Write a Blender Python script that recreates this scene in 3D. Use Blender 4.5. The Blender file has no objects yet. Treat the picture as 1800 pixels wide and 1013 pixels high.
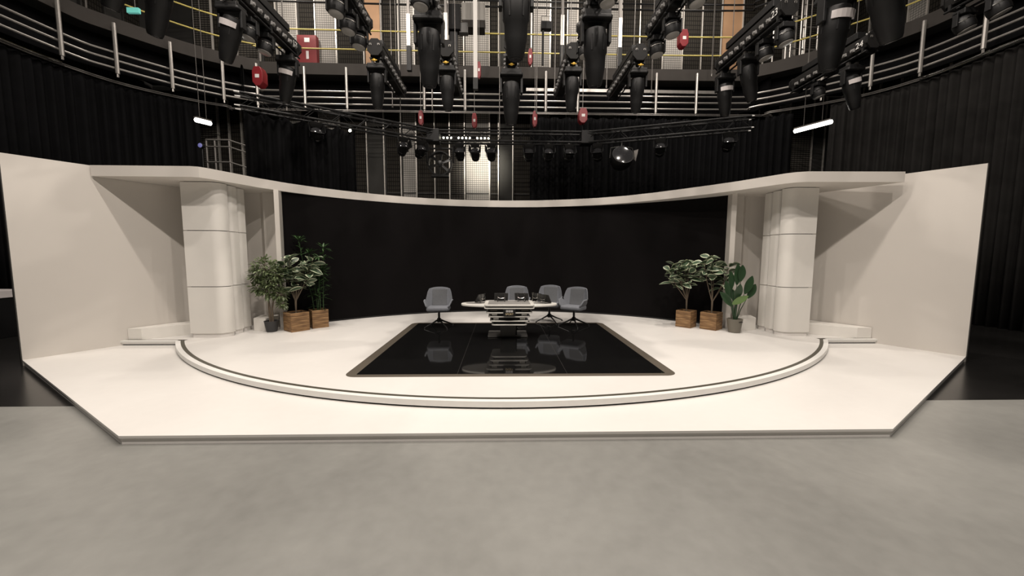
import bpy, math, random
from mathutils import Vector, Matrix, Euler
from math import sin, cos, pi, radians

random.seed(7)
sc = bpy.context.scene
COL = sc.collection

# ------------------------------------------------------------------ camera
FPX = 655.65; PITCH = .0884; YAW = .0275; ROLL = .0039
CAM = Vector((-.147, 0, 1.80))
_sy, _cy, _sp, _cp = sin(YAW), cos(YAW), sin(PITCH), cos(PITCH)
FWD = Vector((_sy*_cp, _cy*_cp, -_sp))
_U0 = Vector((_sy*_sp, _cy*_sp, _cp)); _R0 = Vector((_cy, -_sy, 0))
RGT = _R0*cos(ROLL) + _U0*sin(ROLL)
UPV = _U0*cos(ROLL) - _R0*sin(ROLL)
cd = bpy.data.cameras.new('camera'); cam = bpy.data.objects.new('camera', cd); COL.objects.link(cam)
cd.sensor_fit = 'HORIZONTAL'; cd.sensor_width = 36; cd.lens = FPX*36/1800
cd.clip_start = .05; cd.clip_end = 100
M = Matrix.Identity(4)
for i in range(3):
    M[i][0] = RGT[i]; M[i][1] = UPV[i]; M[i][2] = -FWD[i]; M[i][3] = CAM[i]
cam.matrix_world = M
sc.camera = cam
def ray(px, py): return FWD + RGT*((px-900)/FPX) - UPV*((py-506.5)/FPX)
def aty(px, py, y):
    r = ray(px, py); return CAM + r*((y-CAM.y)/r.y)
def atz(px, py, z):
    r = ray(px, py); return CAM + r*((z-CAM.z)/r.z)

# ------------------------------------------------------------------ render look, world
sc.view_settings.view_transform = 'Standard'
sc.view_settings.look = 'None'
sc.view_settings.gamma = 1
sc.view_settings.use_curve_mapping = False
sc.view_settings.exposure = -0.04
w = bpy.data.worlds.new('studio_world'); sc.world = w; w.use_nodes = True
w.node_tree.nodes['Background'].inputs[0].default_value = (.9, .95, 1, 1)
w.node_tree.nodes['Background'].inputs[1].default_value = .02

# ------------------------------------------------------------------ lamps of the studio (work lights above the frame)
WARM = (1.0, .905, .815)
def area(name, loc, target, power, size, color=WARM, spread=pi, sizey=None):
    l = bpy.data.lights.new(name, 'AREA'); l.energy = power; l.size = size; l.color = color; l.spread = spread
    if sizey: l.shape = 'RECTANGLE'; l.size_y = sizey
    o = bpy.data.objects.new(name, l); COL.objects.link(o); o.location = loc
    o.rotation_euler = (Vector(target)-Vector(loc)).to_track_quat('-Z', 'Y').to_euler()
    return o
def spot(name, loc, target, power, ang, blend=.6, color=WARM, r=.1):
    l = bpy.data.lights.new(name, 'SPOT'); l.energy = power; l.spot_size = radians(ang); l.spot_blend = blend
    l.color = color; l.shadow_soft_size = r
    o = bpy.data.objects.new(name, l); COL.objects.link(o); o.location = loc
    o.rotation_euler = (Vector(target)-Vector(loc)).to_track_quat('-Z', 'Y').to_euler()
    return o
for x in (-6.4, -2.5, 2.5, 6.4):
    area('overhead_work_light', (x, 3.8, 12.4), (x*.9, 5.4, 0), 255, .22)
for x in (-4.5, 0, 4.5):
    area('overhead_work_light', (x, -.6, 11.6), (x*.9, 2.0, 0), 450, .3)
for x in (-4.2, 4.2):
    area('overhead_work_light', (x, 7.0, 12.4), (x, 7.0, 0), 390, .16)
for x in (-8, -3, 2, 7):
    area('gallery_wall_light', (x, 13.2, 12.3), (x, 15.7, 8.0), 190, .5)
spot('batten_glow', aty(848, 235, 13.6), aty(850, 290, 15.7), 700, 62, .9, (1, .93, .80), .15)

# ------------------------------------------------------------------ materials
MATS = {}
def mat(name, col, rough=.6, metal=0, var=.06, vs=6, bump=.0, bs=60, emit=None, es=0, spec=.5, coat=0):
    if name in MATS: return MATS[name]
    m = bpy.data.materials.new(name); m.use_nodes = True; MATS[name] = m
    nt = m.node_tree; N = nt.nodes; L = nt.links; b = N['Principled BSDF']
    b.inputs['Roughness'].default_value = rough; b.inputs['Metallic'].default_value = metal
    b.inputs['Specular IOR Level'].default_value = spec
    if coat: b.inputs['Coat Weight'].default_value = coat; b.inputs['Coat Roughness'].default_value = .04
    tc = N.new('ShaderNodeTexCoord'); nz = N.new('ShaderNodeTexNoise'); nz.inputs['Scale'].default_value = vs
    nz.inputs['Detail'].default_value = 5
    L.new(tc.outputs['Object'], nz.inputs['Vector'])
    mx = N.new('ShaderNodeMix'); mx.data_type = 'RGBA'
    c = Vector(col); mx.inputs[6].default_value = (*(c*(1-var)), 1); mx.inputs[7].default_value = (*[min(1, x*(1+var)) for x in c], 1)
    L.new(nz.outputs['Fac'], mx.inputs[0]); L.new(mx.outputs[2], b.inputs['Base Color'])
    if bump:
        n2 = N.new('ShaderNodeTexNoise'); n2.inputs['Scale'].default_value = bs; L.new(tc.outputs['Object'], n2.inputs['Vector'])
        bp = N.new('ShaderNodeBump'); bp.inputs['Strength'].default_value = bump; bp.inputs['Distance'].default_value = .01
        L.new(n2.outputs['Fac'], bp.inputs['Height']); L.new(bp.outputs['Normal'], b.inputs['Normal'])
    if emit:
        b.inputs['Emission Color'].default_value = (*emit, 1); b.inputs['Emission Strength'].default_value = es
    return m

def mesh_panel_mat(name, col, hole, sx, sz, tx, tz):
    """perforated / slatted wall panel: dark gaps on a regular world-space grid"""
    m = bpy.data.materials.new(name); m.use_nodes = True; MATS[name] = m
    nt = m.node_tree; N = nt.nodes; L = nt.links; b = N['Principled BSDF']; b.inputs['Roughness'].default_value = .8; b.inputs['Specular IOR Level'].default_value = .12
    g = N.new('ShaderNodeNewGeometry'); s = N.new('ShaderNodeSeparateXYZ'); L.new(g.outputs['Position'], s.inputs[0])
    ad = N.new('ShaderNodeMath'); ad.operation = 'ADD'; L.new(s.outputs[0], ad.inputs[0]); L.new(s.outputs[1], ad.inputs[1])
    def line(src, step, th):
        d = N.new('ShaderNodeMath'); d.operation = 'DIVIDE'; L.new(src, d.inputs[0]); d.inputs[1].default_value = step
        f = N.new('ShaderNodeMath'); f.operation = 'FRACT'; L.new(d.outputs[0], f.inputs[0])
        l = N.new('ShaderNodeMath'); l.operation = 'LESS_THAN'; L.new(f.outputs[0], l.inputs[0]); l.inputs[1].default_value = th
        return l.outputs[0]
    a = line(ad.outputs[0], sx, tx); c = line(s.outputs[2], sz, tz)
    mm = N.new('ShaderNodeMath'); mm.operation = 'MAXIMUM'; L.new(a, mm.inputs[0]); L.new(c, mm.inputs[1])
    nz = N.new('ShaderNodeTexNoise'); nz.inputs['Scale'].default_value = 1.2; L.new(g.outputs['Position'], nz.inputs['Vector'])
    v = N.new('ShaderNodeMix'); v.data_type = 'RGBA'
    v.inputs[6].default_value = (*[x*.75 for x in col], 1); v.inputs[7].default_value = (*[min(1, x*1.15) for x in col], 1)
    L.new(nz.outputs['Fac'], v.inputs[0])
    mx = N.new('ShaderNodeMix'); mx.data_type = 'RGBA'; L.new(mm.outputs[0], mx.inputs[0])
    L.new(v.outputs[2], mx.inputs[6]); mx.inputs[7].default_value = (*hole, 1)
    L.new(mx.outputs[2], b.inputs['Base Color'])
    return m

def concrete(name, base, var, rough, scuff=.0, spec=.5):
    m = bpy.data.materials.new(name); m.use_nodes = True; MATS[name] = m
    nt = m.node_tree; N = nt.nodes; L = nt.links; b = N['Principled BSDF']
    tc = N.new('ShaderNodeNewGeometry')
    n1 = N.new('ShaderNodeTexNoise'); n1.inputs['Scale'].default_value = .55; n1.inputs['Detail'].default_value = 4; n1.inputs['Distortion'].default_value = .6
    n2 = N.new('ShaderNodeTexNoise'); n2.inputs['Scale'].default_value = 9; n2.inputs['Detail'].default_value = 8
    for n in (n1, n2): L.new(tc.outputs['Position'], n.inputs['Vector'])
    ad = N.new('ShaderNodeMath'); ad.operation = 'MULTIPLY_ADD'; L.new(n2.outputs['Fac'], ad.inputs[0]); ad.inputs[1].default_value = .3; L.new(n1.outputs['Fac'], ad.inputs[2])
    cr = N.new('ShaderNodeValToRGB'); cr.color_ramp.elements[0].position = .42; cr.color_ramp.elements[1].position = .85
    cr.color_ramp.elements[0].color = (*[x*(1-var) for x in base], 1); cr.color_ramp.elements[1].color = (*[x*(1+var) for x in base], 1)
    L.new(ad.outputs[0], cr.inputs[0])
    out = cr.outputs[0]
    if scuff:
        sc_ = N.new('ShaderNodeTexNoise'); sc_.inputs['Scale'].default_value = 2.3; sc_.inputs['Detail'].default_value = 12; sc_.inputs['Distortion'].default_value = 1.5
        L.new(tc.outputs['Position'], sc_.inputs['Vector'])
        r2 = N.new('ShaderNodeValToRGB'); r2.color_ramp.elements[0].position = .62; r2.color_ramp.elements[1].position = .80
        L.new(sc_.outputs['Fac'], r2.inputs[0])
        mm = N.new('ShaderNodeMath'); mm.operation = 'MULTIPLY'; L.new(r2.outputs[0], mm.inputs[0]); mm.inputs[1].default_value = scuff
        mx = N.new('ShaderNodeMix'); mx.data_type = 'RGBA'; L.new(mm.outputs[0], mx.inputs[0]); L.new(out, mx.inputs[6])
        mx.inputs[7].default_value = (*[min(1, x*1.6+.02) for x in base], 1); out = mx.outputs[2]
    L.new(out, b.inputs['Base Color'])
    rr = N.new('ShaderNodeMapRange'); rr.inputs[3].default_value = rough*.8; rr.inputs[4].default_value = rough*1.25
    L.new(n1.outputs['Fac'], rr.inputs[0]); L.new(rr.outputs[0], b.inputs['Roughness'])
    b.inputs['Specular IOR Level'].default_value = spec
    return m

def wood_mat():
    m = bpy.data.materials.new('crate_wood'); m.use_nodes = True; MATS['wood'] = m
    nt = m.node_tree; N = nt.nodes; L = nt.links; b = N['Principled BSDF']; b.inputs['Roughness'].default_value = .65
    tc = N.new('ShaderNodeTexCoord'); mp = N.new('ShaderNodeMapping'); mp.inputs['Scale'].default_value = (4, 4, 40)
    L.new(tc.outputs['Object'], mp.inputs[0])
    n = N.new('ShaderNodeTexNoise'); n.inputs['Scale'].default_value = 1.0; n.inputs['Detail'].default_value = 6; L.new(mp.outputs[0], n.inputs['Vector'])
    cr = N.new('ShaderNodeValToRGB'); e = cr.color_ramp.elements
    e[0].position = .3; e[0].color = (.10, .05, .022, 1); e[1].position = .72; e[1].color = (.42, .26, .125, 1)
    x = e.new(.52); x.color = (.25, .14, .06, 1)
    L.new(n.outputs['Fac'], cr.inputs[0]); L.new(cr.outputs[0], b.inputs['Base Color'])
    bp = N.new('ShaderNodeBump'); bp.inputs['Strength'].default_value = .4; bp.inputs['Distance'].default_value = .01
    L.new(n.outputs['Fac'], bp.inputs['Height']); L.new(bp.outputs['Normal'], b.inputs['Normal'])
    return m

FLOOR = concrete('grey_studio_floor', (.222, .220, .206), .20, .33, .12)
BLACKFLOOR = concrete('black_studio_floor', (.012, .0115, .011), .3, .22, .05)
DECK = concrete('white_deck_vinyl', (.705, .685, .655), .035, .42)
SETW = mat('set_white_paint', (.62, .585, .54), .7, var=.03, vs=1.2)
SETC = mat('column_white_paint', (.76, .735, .69), .6, var=.05, vs=2.5)
EDGE = mat('deck_edge_grey', (.84, .81, .78), .55, var=.05)
RIM = mat('white_rim', (.80, .79, .76), .35)
STRIPE = mat('olive_metal_strip', (.085, .078, .058), .45, .3)
DARKGAP = mat('dark_gap', (.01, .01, .01), .8)
BORDER = mat('bronze_border', (.135, .115, .09), .45, .3)
GLOSS = mat('black_gloss_floor', (.006, .006, .006), .05, spec=.42, var=.2)
LED = mat('led_screen_black', (.0068, .0060, .0061), .9, spec=.06, var=.25, vs=.8)
BLACK = mat('black_fixture', (.0065, .0065, .0068), .5, spec=.35, var=.3)
BLACK2 = mat('black_bar_paint', (.0095, .0090, .0086), .6, spec=.2, var=.2)
BLACKP = mat('black_powder', (.008, .008, .008), .35)
SOCK = mat('grey_socket', (.22, .215, .21), .35)
DARKG = mat('dark_grey_metal', (.055, .053, .050), .35, .3)
TUBE = mat('galvanised_tube', (.42, .40, .375), .38, .7, var=.15, vs=12)
TUBED = mat('dull_tube', (.16, .15, .14), .45, .6, var=.2)
CHROME = mat('chrome', (.75, .74, .72), .15, 1)
LENS = mat('frosted_lens', (.30, .29, .275), .25, var=.15, vs=60, spec=.8)
LENSD = mat('dark_lens', (.03, .03, .032), .12, spec=.8)
PALE = mat('pale_reflector', (.62, .58, .57), .4)
YEL = mat('yellow_rail_paint', (.62, .52, .16), .45, var=.15)
YTAG = mat('yellow_tag', (.75, .47, .06), .45)
RED = mat('red_hoist_paint', (.22, .012, .018), .42, var=.15)
REDC = mat('red_cabinet_paint', (.17, .012, .014), .5, var=.15)
WHITE = mat('white_print', (.75, .74, .72), .5)
DRAPE = mat('black_drape', (.0045, .0045, .005), .95, var=.4, vs=3, bump=.2, bs=200, spec=.1)
DRAPE2 = mat('charcoal_drape', (.019, .018, .0172), .95, var=.35, vs=3, bump=.2, bs=200, spec=.1)
WALLD = mat('dark_wall_paint', (.022, .021, .019), .8, var=.2, vs=2)
CEIL = mat('black_ceiling', (.010, .010, .010), .9)
FASC = mat('gallery_fascia_grey', (.052, .047, .043), .8, spec=.15, var=.15, vs=2)
PLY = mat('orange_ply', (.40, .24, .135), .6, var=.12, vs=3)
SOLID = mat('slate_wall_panel', (.042, .041, .038), .8, spec=.15, var=.15, vs=2)
CHAN = mat('bright_wall_channel', (.62, .59, .54), .35, .4, var=.2, vs=9)
ML = mesh_panel_mat('pale_mesh_panel', (.34, .325, .30), (.10, .095, .088), .085, .085, .16, .22)
MD = mesh_panel_mat('dark_mesh_panel', (.030, .027, .022), (.008, .007, .006), .085, .17, .3, .2)
MM = mesh_panel_mat('brown_slat_panel', (.085, .078, .068), (.012, .011, .01), .12, .085, .16, .35)
FAB = mat('grey_chair_fabric', (.19, .200, .222), .9, var=.12, vs=30, bump=.3, bs=300, spec=.2)
FABI = mat('grey_chair_inner_fabric', (.135, .140, .148), .9, var=.12, vs=30, bump=.3, bs=300, spec=.2)
DESKW = mat('desk_white_edge', (.80, .78, .73), .25)
DESKG = mat('desk_grey_inlay', (.30, .29, .275), .35)
DESKM = mat('desk_pedestal_grey', (.17, .165, .155), .4, .2)
GOLD = mat('pale_gold_letters', (.80, .66, .42), .4)
WOOD = wood_mat()
POTD = mat('dark_grey_pot', (.035, .035, .036), .6)
POTB = mat('taupe_pot', (.17, .155, .125), .55)
SOIL = mat('soil', (.02, .014, .01), .95, bump=.8, bs=80)
BARK = mat('plant_stem', (.13, .10, .07), .8, var=.3, vs=40)
LEAFS = mat('olive_small_leaf', (.14, .18, .085), .45, var=.4, vs=9)
LEAFV = mat('dark_green_leaf', (.065, .105, .06), .38, var=.35, vs=12)
LEAFE = mat('cream_leaf_edge', (.50, .54, .38), .45, var=.15)
LEAFB = mat('bamboo_leaf', (.045, .095, .032), .45, var=.4, vs=8)
LEAFP = mat('deep_green_paddle_leaf', (.022, .052, .022), .35, var=.3, vs=5)
LEAFY = mat('light_green_paddle_leaf', (.12, .20, .06), .4, var=.2, vs=5)
GLOW = mat('lamp_tube_glow', (1, 1, 1), .5, emit=(1, .95, .86), es=14)
GLOWS = mat('lens_glow', (1, 1, 1), .5, emit=(1, .95, .75), es=9)
TEAL = mat('teal_sign', (.1, .4, .35), .5, emit=(.25, .8, .7), es=.3)
BLUEG = mat('blue_spot_lens', (.1, .1, .2), .4, emit=(.3, .3, .75), es=.35)

# ------------------------------------------------------------------ mesh builder
class MB:
    def __init__(s): s.v = []; s.f = []; s.m = []
    def add(s, vs, fs, m=0):
        n = len(s.v); s.v += [tuple(v) for v in vs]; s.f += [tuple(i+n for i in f) for f in fs]; s.m += [m]*len(fs); return s
    def box(s, c, d, R=None, m=0):
        vs = [Vector((x*d[0]/2, y*d[1]/2, z*d[2]/2)) for x in (-1, 1) for y in (-1, 1) for z in (-1, 1)]
        if R is not None: vs = [R @ v for v in vs]
        vs = [v+Vector(c) for v in vs]
        return s.add(vs, [(0, 1, 3, 2), (4, 6, 7, 5), (0, 4, 5, 1), (2, 3, 7, 6), (0, 2, 6, 4), (1, 5, 7, 3)], m)
    def bar(s, a, b, w_, h, m=0):
        a, b = Vector(a), Vector(b); d = (b-a); L = d.length; q = d.to_track_quat('Y', 'Z').to_matrix()
        return s.box((a+b)/2, (w_, L, h), q, m)
    def tube(s, pts, r, n=8, m=0, cap=True):
        pts = [Vector(p) for p in pts]; rs = r if isinstance(r, (list, tuple)) else [r]*len(pts)
        vs = []; fs = []; prev = None
        for i, p in enumerate(pts):
            t = (pts[min(i+1, len(pts)-1)]-pts[max(i-1, 0)]).normalized()
            if prev is None:
                a = Vector((0, 0, 1)) if abs(t.z) < .9 else Vector((1, 0, 0)); u = t.cross(a).normalized()
            else: u = (prev-t*prev.dot(t)).normalized()
            prev = u; v = t.cross(u)
            for k in range(n):
                an = 2*pi*k/n; vs.append(p+(u*cos(an)+v*sin(an))*rs[i])
        for i in range(len(pts)-1):
            for k in range(n):
                k2 = (k+1) % n; fs.append((i*n+k, i*n+k2, (i+1)*n+k2, (i+1)*n+k))
        if cap: fs.append(tuple(range(n-1, -1, -1))); fs.append(tuple((len(pts)-1)*n+k for k in range(n)))
        return s.add(vs, fs, m)
    def prism(s, poly, z0, z1, m=0, T=None):
        n = len(poly); vs = [Vector((x, y, z0)) for x, y in poly]+[Vector((x, y, z1)) for x, y in poly]
        if T is not None: vs = [T @ v for v in vs]
        fs = [tuple(range(n-1, -1, -1)), tuple(range(n, 2*n))]+[(i, (i+1) % n, n+(i+1) % n, n+i) for i in range(n)]
        return s.add(vs, fs, m)
    def lathe(s, prof, n=24, m=0, T=None):
        vs = []; fs = []
        for r, z in prof:
            for k in range(n): a = 2*pi*k/n; vs.append(Vector((r*cos(a), r*sin(a), z)))
        for i in range(len(prof)-1):
            for k in range(n): k2 = (k+1) % n; fs.append((i*n+k, i*n+k2, (i+1)*n+k2, (i+1)*n+k))
        fs.append(tuple(range(n-1, -1, -1))); fs.append(tuple((len(prof)-1)*n+k for k in range(n)))
        if T is not None: vs = [T @ v for v in vs]
        return s.add(vs, fs, m)
    def strip(s, a, b, z0, z1, m=0):
        """closed wall between two plan polylines a and b of the same length"""
        n = len(a); vs = [(x, y, z0) for x, y in a]+[(x, y, z1) for x, y in a]+[(x, y, z0) for x, y in b]+[(x, y, z1) for x, y in b]
        fs = []
        for i in range(n-1):
            fs += [(i, i+1, n+i+1, n+i), (2*n+i+1, 2*n+i, 3*n+i, 3*n+i+1), (n+i, n+i+1, 3*n+i+1, 3*n+i), (i+1, i, 2*n+i, 2*n+i+1)]
        fs += [(0, n, 3*n, 2*n), (n-1, 3*n-1, 4*n-1, 2*n-1)]
        return s.add(vs, fs, m)
    def build(s, name, mats, parent=None, smooth=True, bevel=0, loc=None, ang=35):
        me = bpy.data.meshes.new(name); me.from_pydata(s.v, [], s.f); 
        mats = mats if isinstance(mats, (list, tuple)) else [mats]
        for m_ in mats: me.materials.append(m_)
        for p, mi in zip(me.polygons, s.m): p.material_index = mi
        import bmesh
        bm = bmesh.new(); bm.from_mesh(me); bmesh.ops.recalc_face_normals(bm, faces=bm.faces); bm.to_mesh(me); bm.free()
        if smooth:
            for p in me.polygons: p.use_smooth = True
            me.set_sharp_from_angle(angle=radians(ang))
        o = bpy.data.objects.new(name, me); COL.objects.link(o)
        if parent is not None: o.parent = parent
        if loc is not None: o.location = loc
        if bevel:
            b = o.modifiers.new('bevel', 'BEVEL'); b.width = bevel; b.segments = 2; b.limit_method = 'ANGLE'
        return o
def rrect(x0, y0, x1, y1, r, n=5):
    out = []
    for cx, cy, a0 in ((x1-r, y1-r, 0), (x0+r, y1-r, 90), (x0+r, y0+r, 180), (x1-r, y0+r, 270)):
        for k in range(n+1): a = radians(a0+90*k/n); out.append((cx+r*cos(a), cy+r*sin(a)))
    return out
def thing(name, label, cat, loc=(0, 0, 0), rz=0, group=None):
    o = bpy.data.objects.new(name, None); COL.objects.link(o); o.empty_display_size = .1
    o.location = loc; o.rotation_euler = (0, 0, rz); o['label'] = label; o['category'] = cat
    if group: o['group'] = group
    return o
def tag(o, label, cat, group=None):
    o['label'] = label; o['category'] = cat
    if group: o['group'] = group
    return o
def struct(o): o['kind'] = 'structure'; return o
def dup(root, loc, rz=None, label=None, group=None):
    r = root.copy(); COL.objects.link(r); r.location = loc
    if rz is not None: r.rotation_euler = (0, 0, rz)
    if label: r['label'] = label
    if group: r['group'] = group
    for ch in list(root.children):
        c = ch.copy(); COL.objects.link(c); c.parent = r
        for g in list(ch.children):
            d = g.copy(); COL.objects.link(d); d.parent = c
    return r
def part(root, name): return [c for c in root.children if c.name.split('.')[0] == name]
ORD = 'first second third fourth fifth sixth seventh eighth ninth tenth eleventh twelfth thirteenth fourteenth fifteenth sixteenth seventeenth eighteenth nineteenth twentieth'.split()
ORD += ['twenty-'+x for x in ORD[:9]]
def text_mesh(txt, size, name, m, parent, loc, rot, ext=.002, align='CENTER'):
    c = bpy.data.curves.new(name, 'FONT'); c.body = txt; c.size = size; c.extrude = ext; c.align_x = align; c.align_y = 'CENTER'
    o = bpy.data.objects.new(name+'_tmp', c); COL.objects.link(o)
    dg = bpy.context.evaluated_depsgraph_get(); me = bpy.data.meshes.new_from_object(o.evaluated_get(dg))
    bpy.data.objects.remove(o); me.materials.clear(); me.materials.append(m)
    q = bpy.data.objects.new(name, me); COL.objects.link(q); q.parent = parent; q.location = loc; q.rotation_euler = rot
    return q

# ================================================================== room shell
struct(MB().box((0, -1.8, -.05), (30, 12.4, .1)).build('floor', FLOOR, smooth=False))
o = MB().box((0, 10.2, -.05), (30, 11.6, .1)).build('floor_black', BLACKFLOOR, smooth=False); o.name = 'floor'; struct(o)
struct(MB().box((0, 15.9, 6.5), (30, .2, 13)).build('wall_back', WALLD, smooth=False))
struct(MB().box((-14.1, 4, 6.5), (.2, 24, 13)).build('wall_left', WALLD, smooth=False))
struct(MB().box((14.1, 4, 6.5), (.2, 24, 13)).build('wall_right', WALLD, smooth=False))
struct(MB().box((0, -8.1, 6.5), (30, .2, 13)).build('wall_front', WALLD, smooth=False))
struct(MB().box((0, 4, 13.05), (30, 24.4, .1)).build('ceiling', CEIL, smooth=False))

# wall panels on the back wall: (px0, px1, at py, kind)
PAN = [(352, 384, 230, 'M'), (386, 403, 230, 'D'), (405, 425, 230, 'D'), (427, 464, 230, 'M')]
PAN += [(a, b, 60, k) for a, b, k in [(462, 486, 'D'), (489, 523, 'L'), (526, 555, 'D'), (556, 591, 'L'), (594, 639, 'D'), (641, 670, 'O'),
    (673, 700, 'D'), (703, 728, 'L'), (729, 761, 'D'), (763, 788, 'D'), (790, 815, 'M'), (817, 860, 'L'), (862, 876, 'D'), (878, 902, 'S'),
    (904, 934, 'D'), (937, 967, 'L'), (970, 997, 'D'), (999, 1015, 'L'), (1017, 1058, 'D'), (1060, 1092, 'L'), (1094, 1124, 'D'),
    (1127, 1165, 'D'), (1167, 1200, 'L'), (1202, 1233, 'D'), (1236, 1267, 'D'), (1270, 1304, 'O'), (1307, 1342, 'D'), (1345, 1378, 'D'), (1380, 1398, 'L'), (1400, 1440, 'M'), (1443, 1462, 'S')]]
KN = {'L': ('pale perforated', ML), 'D': ('dark perforated', MD), 'M': ('brown slatted', MM), 'S': ('plain slate grey', SOLID), 'O': ('plain tan board', PLY)}
cnt = {}; tot = {}
for p in PAN: tot[p[3]] = tot.get(p[3], 0)+1
for a, b, py, k in PAN:
    x0, x1 = aty(a, py, 15.74).x, aty(b, py, 15.74).x
    i = cnt.get(k, 0); cnt[k] = i+1
    nm, mt = KN[k]
    lab = '%s wall panel on the back wall, %s of its kind from the left' % (nm, ORD[i])
    t = thing('acoustic_panel', lab, 'wall panel', ((x0+x1)/2, 15.795, .0), 0, nm+' panels of the back wall')
    hw = (x1-x0)/2-.018
    if k == 'O':
        MB().box((0, -.03, 10.6), (hw*2, .06, 4.4)).build('panel_face', mt, t, smooth=False)
        MB().box((0, -.03, 4.2), (hw*2, .06, 8.4)).build('slate_lower_face', SOLID, t, smooth=False)['label'] = 'plain slate grey lower face'
    else: MB().box((0, -.03, 6.4), (hw*2, .06, 12.8)).build('panel_face', mt, t, smooth=False)
    MB().box((hw+.0205, -.06, 6.4), (.04, .10, 12.8)).build('edge_channel', CHAN, t, smooth=False)
    if k in 'LMD': MB().box((0, -.065, 4.32), (hw*2, .02, .035)).build('joint_strip', DARKG, t, smooth=False)
# right side wall panels seen above the gallery, left one darker
for i, (y0, y1, k) in enumerate([(15.4, 14.75, 'D'), (14.7, 14.1, 'S'), (14.05, 13.35, 'D'), (13.3, 12.75, 'L'), (12.7, 11.9, 'D'), (11.85, 11.0, 'D'), (10.95, 9.8, 'D')]):
    for s in (1, -1):
        if s < 0 and k == 'L': continue
        nm, mt = KN[k]
        t = thing('acoustic_panel', '%s wall panel on the %s side wall, %s from the back corner' % (nm, 'right' if s > 0 else 'left', ORD[i]), 'wall panel', (13.995*s, (y0+y1)/2, .0), 0, 'side wall panels')
        MB().box((-.03*s, 0, 6.4), (.06, y0-y1, 12.8)).build('panel_face', mt, t, smooth=False)
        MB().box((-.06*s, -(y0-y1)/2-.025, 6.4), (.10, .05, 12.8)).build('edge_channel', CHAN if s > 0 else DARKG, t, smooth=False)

# ================================================================== stage decks
LA, LB = (-7.82, 6.06), (-7.27, 6.98); DIR = (Vector(LB)-Vector(LA)).normalized()
def wl(t, s): # point along side wall at distance t, s=-1 left, 1 right
    return (s*(7.82+t*DIR.x*-1), 6.06+t*DIR.y)
c_ = lambda *p: list(p)
low = [(-3.744, 3.467), (3.744, 3.467), (7.82, 6.06), wl(1.3, 1), wl(1.3, -1), (-7.82, 6.06)]
t = thing('stage_deck', 'wide white lower stage deck with cut corners on the grey floor', 'stage', (0, 3.467, 0))
off = lambda poly, dy=3.467: [(x, y-dy) for x, y in poly]
MB().prism(off(low), .066, .09).build('deck_top', DECK, t, smooth=False)
inset = [(-3.735, 3.482), (3.735, 3.482), (7.80, 6.068), (7.2, 7.1), (-7.2, 7.1), (-7.80, 6.068)]
MB().prism(off(inset), 0, .066).build('deck_side', EDGE, t, smooth=False)

R0, YC = 7.826, 11.956
def arc(R, x1, n=72, yc=YC):
    a = math.asin(x1/R); return [(R*sin(-a+2*a*i/n), yc-R*cos(-a+2*a*i/n)) for i in range(n+1)]
RO = R0+.125; YS = 7.02
xo = math.sqrt(RO**2-(YC-YS)**2); xi = math.sqrt((R0+.055)**2-(YC-YS)**2); x0_ = math.sqrt(R0**2-(YC-YS)**2)
t = thing('round_stage_platform', 'raised white platform with a curved front edge and dark inlaid strip', 'stage', (0, 4.0, .09))
off4 = lambda poly: [(x, y-4.0) for x, y in poly]
back = [(6.72, 7.75), (6.1, 8.7), (5.4, 9.7), (4.2, 10.6), (2, 11.2), (-2, 11.2), (-4.2, 10.6), (-5.4, 9.7), (-6.1, 8.7), (-6.72, 7.75)]
top_poly = arc(R0, x0_)+[(x0_+.01, YS+.09), (7.17, YS+.09)]+back+[(-7.17, YS+.09), (-x0_-.01, YS+.09)]
MB().prism(off4(top_poly), .0, .09).build('deck_top', DECK, t, smooth=False)
MB().strip(off4(arc(R0, x0_)), off4(arc(R0+.055, xi)), .02, .0895).build('inlaid_strip', STRIPE, t, smooth=False)
MB().strip(off4(arc(R0+.055, xi)), off4(arc(RO, xo)), .022, .09).build('rim', RIM, t, smooth=True)
MB().strip(off4(arc(R0+.02, x0_)), off4(arc(RO-.02, xo)), 0, .022).build('shadow_gap', DARKGAP, t, smooth=False)
for s in (-1, 1):
    m_ = MB(); m_.box((s*(xo+7.27)/2, YS-4+.03, .072), (7.27-xo, .06, .036)); m_.box((s*(xo+7.25)/2, YS-4+.045, .037), (7.25-xo, .06, .034)); m_.build('step_edge', RIM, t, smooth=False)
    MB().box((s*(xo+7.22)/2, YS-4+.05, .011), (7.22-xo, .05, .02)).build('shadow_gap', DARKGAP, t, smooth=False)
    MB().box((s*(x0_+7.17)/2, YS-4+.075, .0895), (7.17-x0_, .028, .001)).build('inlaid_strip', STRIPE, t, smooth=False)

# glossy black panel with bronze border
RX0, RX1, RY0, RY1 = -2.259, 2.259, 4.865, 8.84
t = thing('glossy_floor_panel', 'mirror-black floor panel with bronze border under the presenter desk', 'floor panel', (0, RY0, .18))
MB().prism(rrect(RX0, 0, RX1, RY1-RY0, .16), 0, .003).build('border', BORDER, t, smooth=False)
MB().prism([(x, y) for x, y in rrect(RX0+.15, .10, RX1-.15, RY1-RY0-.10, .01, 1)], .003, .005).build('gloss_sheet', GLOSS, t, smooth=False)
m_ = MB()
for x in (-.75, .75): m_.box((x, (RY1-RY0)/2, .0052), (.004, RY1-RY0-.2, .0004))
m_.build('sheet_joint', DARKG, t, smooth=False)

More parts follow.
